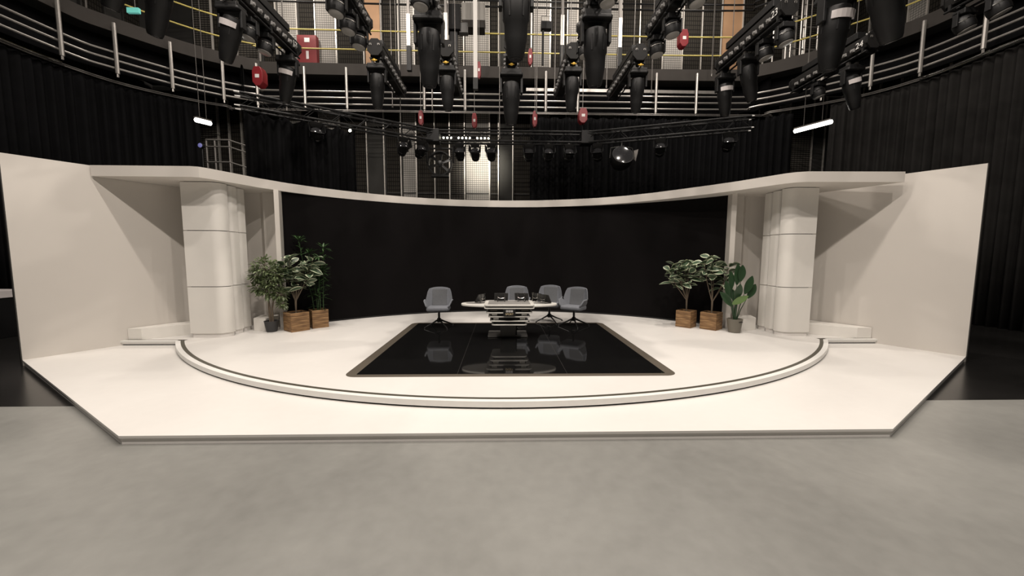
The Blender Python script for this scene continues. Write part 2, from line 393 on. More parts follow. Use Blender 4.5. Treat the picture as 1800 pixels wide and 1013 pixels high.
# ================================================================== set walls, canopy, screen, columns
ZT, ZB = 3.33, 3.145
for s, nm in ((-1, 'left'), (1, 'right')):
    L0 = Vector((s*7.82, 6.06, 0)); d = Vector((-s*DIR.x*-1*-1, DIR.y, 0)); d = Vector((-s*abs(DIR.x), DIR.y, 0)); n = Vector((s*DIR.y, abs(DIR.x), 0))
    t = thing('set_side_wall', 'tall off-white flat set wall leaning in from the %s edge of the stage' % nm, 'set wall', L0)
    p = [Vector((0, 0, 0)), d*2.9, d*2.9+n*.08, n*.08]
    MB().prism([(q.x, q.y) for q in p], 0, ZT).build('wall_face', SETW, t, smooth=False)
    q0, q1 = -d*.012, n*.09-d*.012
    MB().prism([(q0.x, q0.y), (q0.x+d.x*.012, q0.y+d.y*.012), (q1.x+d.x*.012, q1.y+d.y*.012), (q1.x, q1.y)], 0, ZT).build('edge_strip', DARKG, t, smooth=False)

front = [(-7.31, 6.85), (-5.62, 6.85), (-5.5, 6.89), (-5.42, 7.0), (-5.24, 7.42), (-5.07, 7.88), (-4.78, 8.38), (-4.40, 8.86), (-3.97, 9.28), (-3.42, 9.71), (-2.85, 10.08), (-2.15, 10.40), (-1.44, 10.60),
         (-.7, 10.70), (0, 10.71), (.85, 10.64), (1.7, 10.40), (2.4, 10.10), (3.03, 9.70), (3.55, 9.2), (4.0, 8.66), (4.4, 8.15), (4.71, 7.70), (4.92, 7.32), (5.12, 6.96), (5.24, 6.84), (5.4, 6.77), (7.15, 6.71)]
backc = [(6.55, 8.1), (6.1, 8.7), (5.5, 9.2), (4.6, 10.0), (3.3, 10.75), (1.8, 11.3), (0, 11.45), (-1.8, 11.3), (-3.3, 10.85), (-4.6, 10.1), (-5.5, 9.3), (-6.1, 8.75), (-6.6, 8.1)]
o = MB().prism([(x, y-6.8) for x, y in front+backc], ZB, ZT).build('set_canopy', SETW, smooth=True, loc=(0, 6.8, 0), ang=25)
tag(o, 'long curved off-white canopy band running over columns and black screen', 'canopy')

RL, YL = 6.26, 4.44
def lp(x, dr=0): return ((RL+dr)*sin(math.asin(x/RL)), YL+(RL+dr)*cos(math.asin(x/RL)))
xs = [-4.90+9.80*i/48 for i in range(49)]
t = thing('video_wall', 'large curved matte black video wall behind the presenter desk', 'screen', (0, 10.7, .18))
MB().strip([(lp(x)[0], lp(x)[1]-10.7) for x in xs], [(lp(x, .12)[0], lp(x, .12)[1]-10.7) for x in xs], 0, ZB-.18).build('screen_face', LED, t)
m_ = MB(); 
m_.strip([(lp(x, -.012)[0], lp(x, -.012)[1]-10.7) for x in xs], [(lp(x)[0], lp(x)[1]-10.7) for x in xs], 0, .035)
m_.build('bottom_trim', DARKGAP, t)

def column(s):
    nm = 'left' if s < 0 else 'right'
    t = thing('set_column', 'off-white rounded column in three sections on the %s of the stage' % nm, 'column', (s*5.8, 7.6, .18))
    if s < 0: xo_, xi_, yf = 6.14, 5.45, 7.25
    else: xo_, xi_, yf = 6.06, 5.48, 7.27
    def prof(g, x_out, x_in, y0, y1, r):
        p = [(x_out-g, y1), (x_out-g, y0+g)]
        for k in range(9):
            a = radians(270-90*k/8); p.append((x_in+g+r+r*cos(a), y0+g+r+r*sin(a)))
        p += [(x_in+g, y1)]
        return [(s*x-s*5.8, y-7.6) for x, y in p]
    Hs = [(.085, .985), (.998, 2.05), (2.063, ZB-.18-.012)]
    specs = [('section', xo_, xi_, yf, 7.48, .19), ('rear_shaft', xi_+.25, xi_+.035, 7.57, 7.78, .09), ('rear_shaft', xi_+.28, xi_+.07, 7.86, 8.06, .09)]
    for nm2, a, b, y0, y1, r in specs:
        for z0, z1 in Hs: MB().prism(prof(0, a, b, y0, y1, r), z0, z1).build(nm2, SETC, t, ang=30)
        MB().prism(prof(.04, a, b, y0, y1, r*.9), 0, ZB-.18).build('core', DARKG if nm2 == 'section' else EDGE, t, ang=30)
        MB().prism(prof(.025, a, b, y0, y1, r*.9), 0, .078).build('plinth', EDGE, t, ang=30)
    return t
column(-1); column(1)

# folded recess walls between columns and screen
for s in (-1, 1):
    if s < 0: pl = [(-6.35, 8.55), (-5.55, 8.62), (-5.42, 8.50), (-5.13, 8.55), (-5.06, 8.42), (-4.93, 8.09), (-4.86, 8.14), (-4.98, 8.62), (-5.1, 8.75), (-6.35, 8.75)]
    else: pl = [(6.35, 8.75), (5.1, 8.75), (4.95, 8.62), (4.86, 8.12), (4.93, 8.05), (5.05, 8.30), (5.12, 8.44), (5.30, 8.38), (5.42, 8.50), (5.55, 8.52), (6.35, 8.5)]
    o = MB().prism([(x-s*5.5, y-8.6) for x, y in pl], 0, ZB-.18).build('recess_wall', SETW, smooth=False, loc=(s*5.5, 8.6, .18))
    tag(o, 'folded off-white recess wall between the %s column and the black screen' % ('left' if s < 0 else 'right'), 'set wall')
# low white boxes
for s in (-1, 1):
    nm = 'left' if s < 0 else 'right'
    pl = [(-7.18, 7.11), (-6.93, 7.11), (-6.16, 7.80), (-6.16, 8.2), (-6.52, 8.2)] if s < 0 else [(6.50, 8.2), (6.10, 8.2), (6.08, 7.60), (6.89, 7.09), (7.18, 7.09)]
    o = MB().prism([(x-s*6.9, y-7.1) for x, y in pl], 0, .215).build('low_plinth', SETC, smooth=False, loc=(s*6.9, 7.1, .18), bevel=.004)
    tag(o, 'long low off-white plinth box against the %s side wall beside the column' % nm, 'plinth')
    pl = [(-5.44, 8.18), (-5.38, 7.92), (-5.10, 7.88), (-5.10, 8.38), (-5.5, 8.4)] if s < 0 else [(5.55, 8.3), (5.16, 8.25), (5.00, 7.98), (5.05, 7.85), (5.42, 7.93)]
    o = MB().prism([(x-s*5.3, y-8.1) for x, y in pl], 0, .27).build('low_plinth', SETC, smooth=False, loc=(s*5.3, 8.1, .18), bevel=.004)
    tag(o, 'small off-white plinth box behind the round pot at the %s recess' % nm, 'plinth')

# ================================================================== presenter desk
DY = 6.87
desk = thing('presenter_desk', 'white and black presenter desk with stacked shelves on a grey pedestal', 'desk', (.0, DY, .185))
DX = -.005
def ell(cx, cy, a, b, n=56): return [(cx+a*cos(2*pi*k/n), cy+b*sin(2*pi*k/n)) for k in range(n)]
MB().prism(ell(.0, .42, .94, .335), .622, .672).build('wing_top', DESKW, desk, bevel=.012)
for cx in (-.66, .64):
    MB().prism(ell(cx, .42, .19, .17, 32), .672, .675).build('desk_inlay', DESKG, desk)
def slab(wd, z0, z1, yf, dep=.55, mt=DESKW, nm='shelf', r=.07): return MB().prism(rrect(DX-wd/2, yf, DX+wd/2, yf+dep, r), z0, z1).build(nm, mt, desk, bevel=.004)
slab(.94, .665, .695, -.03, .72, nm='console_top')
MB().prism(rrect(DX-.40, .02, DX+.40, .62, .03), .695, .698).build('desk_inlay', DESKG, desk)
for wd, z, yf in ((.94, .614, -.02), (.865, .527, 0), (.785, .449, .02), (.73, .366, .03), (.67, .293, .04)):
    slab(wd, z, z+.022, yf)
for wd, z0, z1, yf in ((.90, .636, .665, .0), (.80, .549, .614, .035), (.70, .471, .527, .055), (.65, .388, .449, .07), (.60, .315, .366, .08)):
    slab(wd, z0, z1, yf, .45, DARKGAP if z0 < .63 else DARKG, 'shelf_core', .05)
for (x, z, w_, h, yf) in ((-.28, .500, .10, .034, .05), (.28, .500, .10, .034, .05), (-.25, .420, .10, .034, .066), (.25, .420, .10, .034, .066)):
    MB().box((DX+x, yf, z), (w_, .012, h)).build('pale_inset', DESKW, desk, smooth=False)
for s in (-1, 1): MB().box((DX+s*.29, .03, .582), (.13, .012, .016)).build('vent_strip', BORDER, desk, smooth=False)
MB().box((DX, -.012, .545), (.225, .05, .122)).build('badge_plate', BLACKP, desk, smooth=False, bevel=.002)
for i, ch in enumerate('BBC'):
    x = DX-.045+.045*i
    MB().box((x, -.039, .576), (.037, .004, .037)).build('badge_block', WHITE, desk, smooth=False)
    text_mesh(ch, .036, 'badge_letter', BLACKP, desk, (x, -.042, .576), (pi/2, 0, 0), .0008)
text_mesh('SPORT', .050, 'badge_word', GOLD, desk, (DX, -.040, .520), (pi/2, 0, 0), .002)
m_ = MB(); z0, z1 = .03, .335
a = [(DX-.17, .30), (DX+.13, .30), (DX+.13, .62), (DX-.17, .62)]
m_.prism(a, .03, .293); m_.build('pedestal', DESKM, desk, bevel=.01)
MB().prism([(DX+.13, .42), (DX+.16, .42), (DX+.16, .6), (DX+.13, .6)], .03, .293).build('cable_cover', BLACKP, desk, smooth=False)
MB().prism(rrect(-.42, .34, .365, .885, .03), 0, .03).build('base_plate', DESKM, desk, bevel=.006)

# tablets on wire stands (backs toward the camera)
def tablet(loc, rz, label):
    t = thing('tablet', label, 'tablet', loc, rz, 'tablets standing on the desk')
    T = Matrix.Rotation(radians(28), 3, 'X')
    MB().box((0, -.03, .095), (.27, .012, .175), T).build('screen_body', BLACKP, t, smooth=False, bevel=.003)
    m_ = MB()
    for x in (-.068, .068):
        m_.tube([(x, .05, .006), (x, -.11, .006), (x, -.10, .10), (x, -.085, .18)], .0065, 6)
    m_.tube([(-.068, -.10, .095), (-.03, -.105, .075), (.03, -.105, .075), (.068, -.10, .095)], .005, 6)
    m_.tube([(-.068, .05, .006), (.068, .05, .006)], .005, 6)
    m_.build('wire_stand', CHROME, t)
    return t
ZTAB = .185+.675
tablet((-.60, DY+.48, ZTAB), radians(62), 'black tablet on a wire stand at the left wing of the desk')
tablet((-.16, DY+.46, .185+.698), radians(3), 'black tablet on a wire stand left of the desk centre')
tablet((.25, DY+.48, .185+.698), radians(-10), 'black tablet on a wire stand right of the desk centre')
tablet((.60, DY+.66, ZTAB), radians(-48), 'black tablet on the right wing, inner of the two there')
tablet((.73, DY+.40, ZTAB), radians(-54), 'black tablet on the right wing, outermost one near the table edge')

# ================================================================== swivel chairs
def chair():
    t = thing('swivel_chair', '', 'chair')
    # coordinates: chair faces -y, origin on floor under the pedestal
    # seat pad
    m_ = MB(); pr = rrect(-.25, -.29, .25, .20, .09)
    rows = [(.82, .365), (.95, .375), (1.0, .40), (1.0, .44), (.96, .462), (.85, .470)]
    vs = []; fs = []; n = len(pr)
    for k, z in rows:
        for x, y in pr: vs.append((x*k, y*k-.0, z+(.02*(-y/.29) if y < 0 else .0)*.5))
    for i in range(len(rows)-1):
        for j in range(n): j2 = (j+1) % n; fs.append((i*n+j, i*n+j2, (i+1)*n+j2, (i+1)*n+j))
    fs += [tuple(range(n-1, -1, -1)), tuple((len(rows)-1)*n+j for j in range(n))]
    m_.add(vs, fs); m_.build('seat', FAB, t, ang=60)
    # backrest: angular shell with folded wings
    def back(scale, y_off, th, nm, mt, crop):
        outline = [(.43, .20, .0), (.52, .255, .25), (.62, .295, .5), (.78, .262, .75), (.845, .235, .95)]
        U = 12; vs = []; fs = []
        rows = []
        for z, hw, tt in outline:
            hw = hw if not crop else min(hw, crop)
            row = []
            for u in range(U+1):
                q = -1+2*u/U; x = q*hw
                lean = .17+(z-.45)*.20
                wing = max(0, abs(x)-.17)*.95
                zz = z+(.035*(1-q*q) if tt > .9 else 0)*1.0
                row.append(Vector((x, lean-wing+y_off, zz)))
            rows.append(row)
        if crop: rows = [[Vector((p.x, p.y, max(.47, min(p.z, .835)))) for p in r] for r in rows]
        R_ = len(rows)
        for r in rows:
            vs += [v+Vector((0, -th/2, 0)) for v in r]
        for r in rows:
            vs += [v+Vector((0, th/2, 0)) for v in r]
        W_ = U+1; off_ = R_*W_
        for i in range(R_-1):
            for j in range(U):
                a = i*W_+j; fs.append((a, a+1, a+W_+1, a+W_)); fs.append((off_+a, off_+a+W_, off_+a+W_+1, off_+a+1))
        for j in range(U):
            fs.append((j, off_+j, off_+j+1, j+1)); a = (R_-1)*W_+j; fs.append((a, a+1, off_+a+1, off_+a))
        for i in range(R_-1):
            a = i*W_; fs.append((a, a+W_, off_+a+W_, off_+a)); a = i*W_+U; fs.append((a, off_+a, off_+a+W_, a+W_))
        return MB().add(vs, fs).build(nm, mt, t, ang=50, bevel=.008)
    back(1, 0, .045, 'backrest', FAB, 0)
    back(1, -.028, .02, 'back_cushion', FABI, .165)
    # arm wings
    for s in (-1, 1):
        P = [Vector((s*.20, -.24, .41)), Vector((s*.265, -.27, .50)), Vector((s*.315, -.20, .615)), Vector((s*.325, -.02, .62)), Vector((s*.275, .12, .53)), Vector((s*.215, .15, .42))]
        th = Vector((-s*.03, 0, .012))
        vs = P+[p+th for p in P]; n = 6
        fs = [tuple(range(n-1, -1, -1)), tuple(range(n, 2*n))]+[(i, (i+1) % n, n+(i+1) % n, n+i) for i in range(n)]
        MB().add(vs, fs).build('armrest', FAB, t, ang=50, bevel=.010)
    MB().tube([(0, 0, .15), (0, 0, .37)], .026, 14).build('column', BLACKP, t)
    m_ = MB(); m_.lathe([(.045, .11), (.05, .13), (.045, .19), (.03, .20)], 16); m_.build('hub', BLACKP, t)
    for k in range(4):
        a = radians(35+90*k); d = Vector((cos(a), sin(a), 0))
        m_ = MB(); m_.tube([d*.02+Vector((0, 0, .165)), d*.15+Vector((0, 0, .105)), d*.36+Vector((0, 0, .020))], [.023, .018, .012], 8)
        m_.lathe([(.018, 0), (.02, .006), (.014, .02)], 10, T=Matrix.Translation(d*.355)); m_.build('leg', BLACKP, t)
    return t
ch = chair()
CH = [((-1.553, 8.32), 3, 'grey shell swivel chair standing alone left of the desk'),
      ((.21, 8.75), -2, 'grey shell swivel chair directly behind the desk centre'),
      ((1.01, 8.95), -14, 'grey shell swivel chair behind the right wing of the desk'),
      ((1.51, 8.44), -32, 'grey shell swivel chair turned inward at the far right of the desk')]
for i, ((x, y), a, lab) in enumerate(CH):
    c = ch if i == 0 else dup(ch, (0, 0, 0))
    onrug = y < RY1-.35
    c.location = (x, y, .185); c.rotation_euler = (0, 0, radians(a)); c['label'] = lab; c['group'] = 'grey swivel chairs at the desk'

# ================================================================== plants
def leaf(mb, base, d, up, L, W, droop=.2, rim=False, n=5, fold=.15):
    """pointed leaf: base point, direction d; up vector; material 0 blade, 1 rim"""
    d = d.normalized(); side = d.cross(up)
    if side.length < 1e-3: side = Vector((1, 0, 0))
    side.normalize(); nn = side.cross(d).normalized()
    ctr = []; wid = []
    for i in range(n+1):
        t_ = i/n; ctr.append(base+d*L*t_-Vector((0, 0, 1))*droop*L*t_*t_); wid.append(W/2*max(.03, sin(pi*min(1, t_*.93+.05))**.8))
    vs = []; fs = []; ms = []
    cols = (-1, -.64, 0, .64, 1) if rim else (-1, 0, 1)
    for c, w_ in zip(ctr, wid):
        for q in cols: vs.append(c+side*w_*q+nn*abs(q)*w_*fold)
    k = len(cols)
    for i in range(n):
        for j in range(k-1):
            fs.append((i*k+j, i*k+j+1, (i+1)*k+j+1, (i+1)*k+j)); ms.append(1 if rim and j in (0, k-2) else 0)
    b0 = len(mb.v); mb.v += [tuple(v) for v in vs]; mb.f += [tuple(x+b0 for x in f) for f in fs]; mb.m += ms
def rvec(a=1, b=1): 
    th = random.uniform(0, 2*pi); z = random.uniform(-a, b); r = math.sqrt(max(0, 1-z*z)); return Vector((r*cos(th), r*sin(th), z))
def crate(t, w_, h, rot):
    Rz = Matrix.Rotation(rot, 3, 'Z')
    m_ = MB(); n = 5; hb = h/n
    for k in range(n):
        for s in (-1, 1):
            m_.box(Rz @ Vector((s*(w_/2-.01), 0, hb*(k+.5))), (.02, w_, hb-.003), Rz)
            m_.box(Rz @ Vector((0, s*(w_/2-.01), hb*(k+.5))), (w_-.04, .02, hb-.003), Rz)
    m_.box((0, 0, .01), (w_-.02, w_-.02, .02), Rz)
    m_.build('crate', WOOD, t, smooth=False, bevel=.002)
    MB().box((0, 0, h-.045), (w_-.045, w_-.045, .03), Rz).build('soil', SOIL, t, smooth=False)
def pot(t, r0, r1, h, mt):
    MB().lathe([(r0*.9, 0), (r0, .01), (r1, h-.015), (r1+.006, h), (r1-.012, h), (r1-.016, h-.03)], 28).build('pot', mt, t)
    MB().lathe([(r1-.02, h-.05), (r1-.018, h-.035), (.01, h-.03)], 24).build('soil', SOIL, t)
def rubber(x, y, label, crown, w_, h, rot, stems, nl, seed, LL=.16):
    random.seed(seed)
    t = thing('variegated_rubber_plant', label, 'plant', (x, y, .18), 0, 'variegated rubber plants in wooden crates')
    crate(t, w_, h, rot)
    st = MB(); fo = MB()
    for (sx, sy, sz) in stems:
        sz += .24; st.tube([(0, 0, h-.05), (sx*.04, sy*.04, h+.24), (sx*.6, sy*.6, h+.24+(sz-h-.24)*.5), (sx, sy, sz)], [.013, .011, .008, .005], 6)
        for k in range(nl):
            q = k/nl; a = k*2.4+random.uniform(-.3, .3); zz = sz-.42*q+.06
            base = Vector((sx*(1-.3*q), sy*(1-.3*q), zz))
            d = Vector((cos(a), sin(a), random.uniform(0, 1.3)*(1-q*.8)))
            l = LL*random.uniform(.8, 1.2)
            st.tube([base, base+d.normalized()*.05], .003, 4)
            leaf(fo, base+d.normalized()*.04, d, Vector((0, 0, 1))+rvec()*.8, l*1.1, l*.68, random.uniform(.05, .5), True, 5, .12)
    st.build('stem', BARK, t); fo.build('foliage', [LEAFV, LEAFE], t, ang=80)
    return t
# left group
random.seed(3)
t = thing('ficus_tree', 'small-leaved olive green potted tree in a dark grey pot', 'plant', (-4.965, 7.85, .18))
pot(t, .10, .135, .23, POTD)
st = MB(); fo = MB()
trunks = [[(-.03, 0, .2), (-.05, .01, .45), (-.03, .0, .75), (-.10, .02, 1.15)], [(.03, .01, .2), (.02, .02, .42), (.06, .03, .62), (.12, .0, 1.0)], [(-.0, .02, .2), (-.04, .0, .6), (-.20, -.02, .95)]]
trunks = [[(x, y, .2+(z-.2)*1.28) for x, y, z in p] for p in trunks]
for p in trunks: st.tube(p, [.016, .013, .011, .007][:len(p)], 7)
cl = [((-.05, 0, 1.12), .23), ((.13, .02, 1.02), .20), ((-.22, 0, 1.0), .15), ((-.22, 0, .78), .12), ((-.02, 0, .72), .17), ((.20, .0, .66), .13), ((.06, -.03, .88), .18), ((.24, 0, .50), .07)]
for (c, r) in cl:
    c = Vector((c[0], c[1], c[2]*1.2)); r *= 1.08
    for k in range(int(560*r/.2)//2):
        v = rvec(); p = c+Vector((v.x*r, v.y*r, v.z*r*.85))*random.uniform(.45, 1.05)
        if k % 7 == 0: st.tube([c-Vector((0, 0, r*.6)), p], [.004, .002], 4)
        leaf(fo, p, v+Vector((0, 0, .2)), Vector((0, 0, 1))+rvec()*.6, random.uniform(.055, .10), .034, .3, False, 3, .1)
st.build('stem', BARK, t); fo.build('foliage', LEAFS, t, ang=80)

rubber(-4.52, 7.98, 'variegated rubber plant in a wooden crate, left group beside dark grey pot', 1, .37, .40, radians(52),
       [(-.10, .0, 1.22), (.02, .05, 1.0), (.22, .0, 1.10), (.38, .02, 1.22), (-.22, 0, 1.12), (.10, -.05, .95), (.30, -.03, 1.0)], 13, 11, .21)
random.seed(5)
t = thing('bamboo_plant', 'tall slender bamboo-like plant in the wooden crate nearest the left screen', 'plant', (-4.24, 8.36, .18))
crate(t, .33, .40, radians(40))
st = MB(); fo = MB()
for i, (bx, by, tx, ty, tz) in enumerate([(-.08, .0, -.36, .0, 1.98), (-.03, .04, -.18, .05, 1.70), (.06, -.02, .05, .02, 1.62), (.10, .03, .16, .0, 1.80), (.0, .0, .10, .0, 1.3)]):
    pts = [Vector((bx, by, .3)), Vector((bx+(tx-bx)*.15, by, .7)), Vector((bx+(tx-bx)*.55, by, 1.1 if tz > 1.2 else .9)), Vector((tx, ty, tz-.05))]
    st.tube(pts, [.010, .009, .007, .004], 6)
    for k in range(52):
        q = (k/52)**.7; z = .55+(tz-.55)*q
        j = min(2, int(q*3)); f_ = q*3-j
        p = pts[min(j+1, 3)]*f_+pts[j]*(1-f_) if j < 3 else pts[3]
        if q < .3 and k % 3: continue
        a = random.uniform(0, 2*pi); d = Vector((cos(a), sin(a), random.uniform(.0, .9)))
        leaf(fo, p, d, Vector((0, 0, 1)), random.uniform(.17, .27), .038, random.uniform(.1, .5), False, 4, .2)
    for k in range(14):
        a = k*2.4; leaf(fo, pts[3], Vector((cos(a), sin(a), random.uniform(-.3, 1.4))), Vector((0, 0, 1)), .21, .034, .2, False, 4, .2)
st.build('stem', LEAFB, t); fo.build('foliage', LEAFB, t, ang=80)
# right group
rubber(4.07, 8.33, 'variegated rubber plant in a wooden crate, leftmost of the right plant group', 1, .33, .38, radians(-50),
       [(-.28, 0, 1.12), (-.08, .03, 1.18), (.12, .0, 1.15), (-.42, 0, 1.0), (-.02, -.05, .98), (-.22, -.04, 1.02)], 12, 21, .21)
rubber(4.50, 8.06, 'variegated rubber plant in a wooden crate between a crate and taupe pot', 1, .34, .38, radians(-52),
       [(-.22, 0, 1.20), (.02, .02, 1.05), (-.08, -.02, 1.3), (.34, .0, 1.12), (.30, .0, .92)], 12, 33, .22)
t = thing('bird_of_paradise_plant', 'broad-leaved green plant in a taupe round pot beside the right column', 'plant', (4.80, 7.70, .18))
pot(t, .115, .15, .29, POTB)
MB().box((.04, -.142, .235), (.08, .012, .015)).build('pot_slot', BLACKP, t, smooth=False)
PL = [(.0, .0, .86, .0, .0, 1, .46, .17, 0), (-.10, .02, .78, -.08, 0, 1, .40, .14, 0), (.06, -.02, .92, .08, 0, 1, .36, .16, 0), (.18, .0, .70, .35, 0, 1, .42, .17, 0), (.26, .02, .62, .55, .1, 1, .36, .16, 0),
      (-.16, .0, .62, -.2, 0, 1, .40, .13, 0), (-.04, -.05, .60, .1, -.2, 1, .36, .17, 0), (-.10, -.04, .52, .55, -.4, .55, .34, .14, 1), (-.10, -.03, .58, -.62, -.1, .72, .44, .17, 0), (.02, .05, .55, -.3, .4, 1, .4, .15, 0)]
st = MB()
st.tube([(0, 0, .25), (.0, 0, .5), (.0, 0, .62)], [.028, .026, .016], 8)
for i, (x, y, z, dx, dy, dz, L_, W_, k) in enumerate(PL):
    z = z*1.2 if i != 8 else z
    st.tube([(x*.15, y*.15, .26), (x*.5, y*.5, .26+(z-.26)*.5), (x, y, z)], [.009, .008, .006], 6)
    fo = MB(); leaf(fo, Vector((x, y, z-.02)), Vector((dx, dy, dz)), Vector((0, -1, .3)) if dz > .5 else Vector((0, -.4, 1)), L_*1.05, W_, .08 if dz > 0 else 0, False, 8, .28)
    fo.build('leaf', LEAFY if k else LEAFP, t, ang=80)
st.build('stem', LEAFP, t)

# ================================================================== gallery, rails, curtain track
G = [(-12.7, 4), (-12.6, 7), (-12.4, 9.5), (-12.15, 11.2), (-11.8, 11.9), (-10.5, 13.4), (-9.0, 14.3), (-7.5, 14.5), (7.5, 14.5), (9.3, 14.05), (11.2, 12.4), (12.1, 11.2), (12.4, 9.5), (12.6, 7), (12.7, 4)]
def smooth_line(P, n=6):
    out = []
    for i in range(len(P)-1):
        p0 = Vector(P[max(i-1, 0)]); p1 = Vector(P[i]); p2 = Vector(P[i+1]); p3 = Vector(P[min(i+2, len(P)-1)])
        for k in range(n):
            t_ = k/n; out.append(.5*((2*p1)+(p2-p0)*t_+(2*p0-5*p1+4*p2-p3)*t_*t_+(3*p1-p0-3*p2+p3)*t_**3))
    out.append(Vector(P[-1])); return out
GS = [(v.x, v.y) for v in smooth_line(G)]
def offs(P, d):
    out = []
    for i in range(len(P)):
        a = Vector(P[max(i-1, 0)]); b = Vector(P[min(i+1, len(P)-1)]); t_ = (b-a).normalized(); out.append((P[i][0]-t_.y*-d*-1, P[i][1]+t_.x*d))
    return out
def wallside(x, y): # outer plan point at the building wall
    return (max(-13.9, min(13.9, x*1.25)), min(15.7, y+1.2 if abs(x) < 12 else y))
t = thing('gallery_walkway', 'dark grey lighting gallery walkway running round the upper walls', 'walkway', (0, 14.5, 8.36))
rel = lambda P: [(x, y-14.5) for x, y in P]
MB().strip(rel(GS), rel(offs(GS, .06)), 0, .42).build('fascia', FASC, t)
outer = [(x if abs(x) < 11.5 else math.copysign(13.85, x), 15.68 if abs(x) < 12.12 and y > 11 else y) for x, y in GS]
MB().strip(rel(offs(GS, .06)), rel(outer), .02, .08).build('deck', WALLD, t, smooth=False)
MB().strip(rel(offs(GS, -.03)), rel(GS), .0, .05).build('lower_lip', FASC, t)
MB().strip(rel(offs(GS, .55)), rel(offs(GS, .60)), -.98, .02).build('recess_shade_sheet', DRAPE, t)  # black sheet added to stand in for the shaded recess below the gallery
def rail3d(z, d=0, P=GS, i0=0, i1=None): return [(x, y-14.5, z-8.36) for x, y in offs(P, d)][i0:i1]
t = thing('gallery_guard_rail', 'yellow two-bar guard rail along the front of the gallery', 'railing', (0, 14.5, 8.36))
for z in (9.32, 9.98): MB().tube(rail3d(z, .1), .024, 6).build('rail', YEL, t)
for i in range(4, len(GS), 6):
    x, y = offs(GS, .12)[i]; MB().tube([(x, y-14.5, .3), (x, y-14.5, 1.66)], .022, 6).build('post', TUBED, t)
t = thing('upper_black_rail', 'pair of black pipes running high across the back gallery', 'pipe', (0, 14.5, 8.36))
for z in (10.80, 11.0): MB().tube(rail3d(z, -.1), .03, 6).build('pipe', BLACK, t)
t = thing('hanging_pipe_frame', 'three-bar galvanised pipe frame hanging below the gallery on drop tubes', 'railing', (0, 14.5, 8.36))
for z in (7.29, 7.52, 7.74): MB().tube(rail3d(z, -.1), .032, 8).build('pipe', TUBE, t)
for px, py in [(106, 60), (205, 98), (302, 128), (393, 143), (452, 150), (534, 157), (611, 157), (750, 165), (817, 163), (953, 162), (1021, 163), (1152, 166), (1228, 166), (1445, 140), (1532, 118), (1621, 90), (1732, 42)]:
    d = ray(px, py); best = min(offs(GS, -.16), key=lambda q: abs(q[0]*d.y-(q[1])*d.x-CAM.x*d.y) if q[1] > 1 else 9)
    # denser search on the segment
    best = None; bd = 9; Q = offs(GS, -.17)
    for i in range(len(Q)-1):
        for k in range(10):
            q = (Q[i][0]+(Q[i+1][0]-Q[i][0])*k/10, Q[i][1]+(Q[i+1][1]-Q[i][1])*k/10)
            e = abs((q[0]-CAM.x)/q[1]-d.x/d.y)
            if e < bd: bd = e; best = q
    m_ = MB(); m_.tube([(best[0], best[1]-14.5, 7.12-8.36), (best[0], best[1]-14.5, 8.55-8.36)], .05, 8)
    m_.tube([(best[0], best[1]-14.5, 7.02-8.36), (best[0], best[1]-14.5, 7.16-8.36)], .028, 6); m_.build('drop_tube', TUBE, t)
i0 = [i for i, (x, y) in enumerate(GS) if x > 0][0]
MB().box((4.35, -.02, 7.94-8.36), (7.2, .06, .11)).build('flat_bar', TUBE, t, smooth=False)

TR = [(-12.9, 2), (-12.75, 6), (-12.55, 9.5), (-12.4, 10.9), (-11.95, 12.2), (-11.1, 13.15), (-9.9, 13.95), (-8.2, 14.25), (8.3, 14.2), (9.6, 13.8), (11.4, 12.5), (12.2, 11.1), (12.4, 9.3), (12.6, 6), (12.8, 2)]
TS = [(v.x, v.y) for v in smooth_line(TR)]
t = thing('curtain_track', 'multi-line black and silver curtain track curving round the studio', 'curtain track', (0, 14.2, 6.97))
for z, d in ((7.02, -.05), (6.95, -.12)): MB().tube([(x, y-14.2, z-6.97) for x, y in offs(TS, d)], .018, 6).build('track_line', TUBED, t)
for s in (0, 1):
    idx = [i for i, (x, y) in enumerate(TS) if (x < 0 if s == 0 else x > 0) and 7 < y < 11.3]
    for z, d in ((7.03, -.09), (6.93, -.17)):
        P_ = offs(TS, d); MB().tube([(P_[i][0], P_[i][1]-14.2, z-6.97) for i in idx], .022, 6).build('silver_section', CHROME, t)

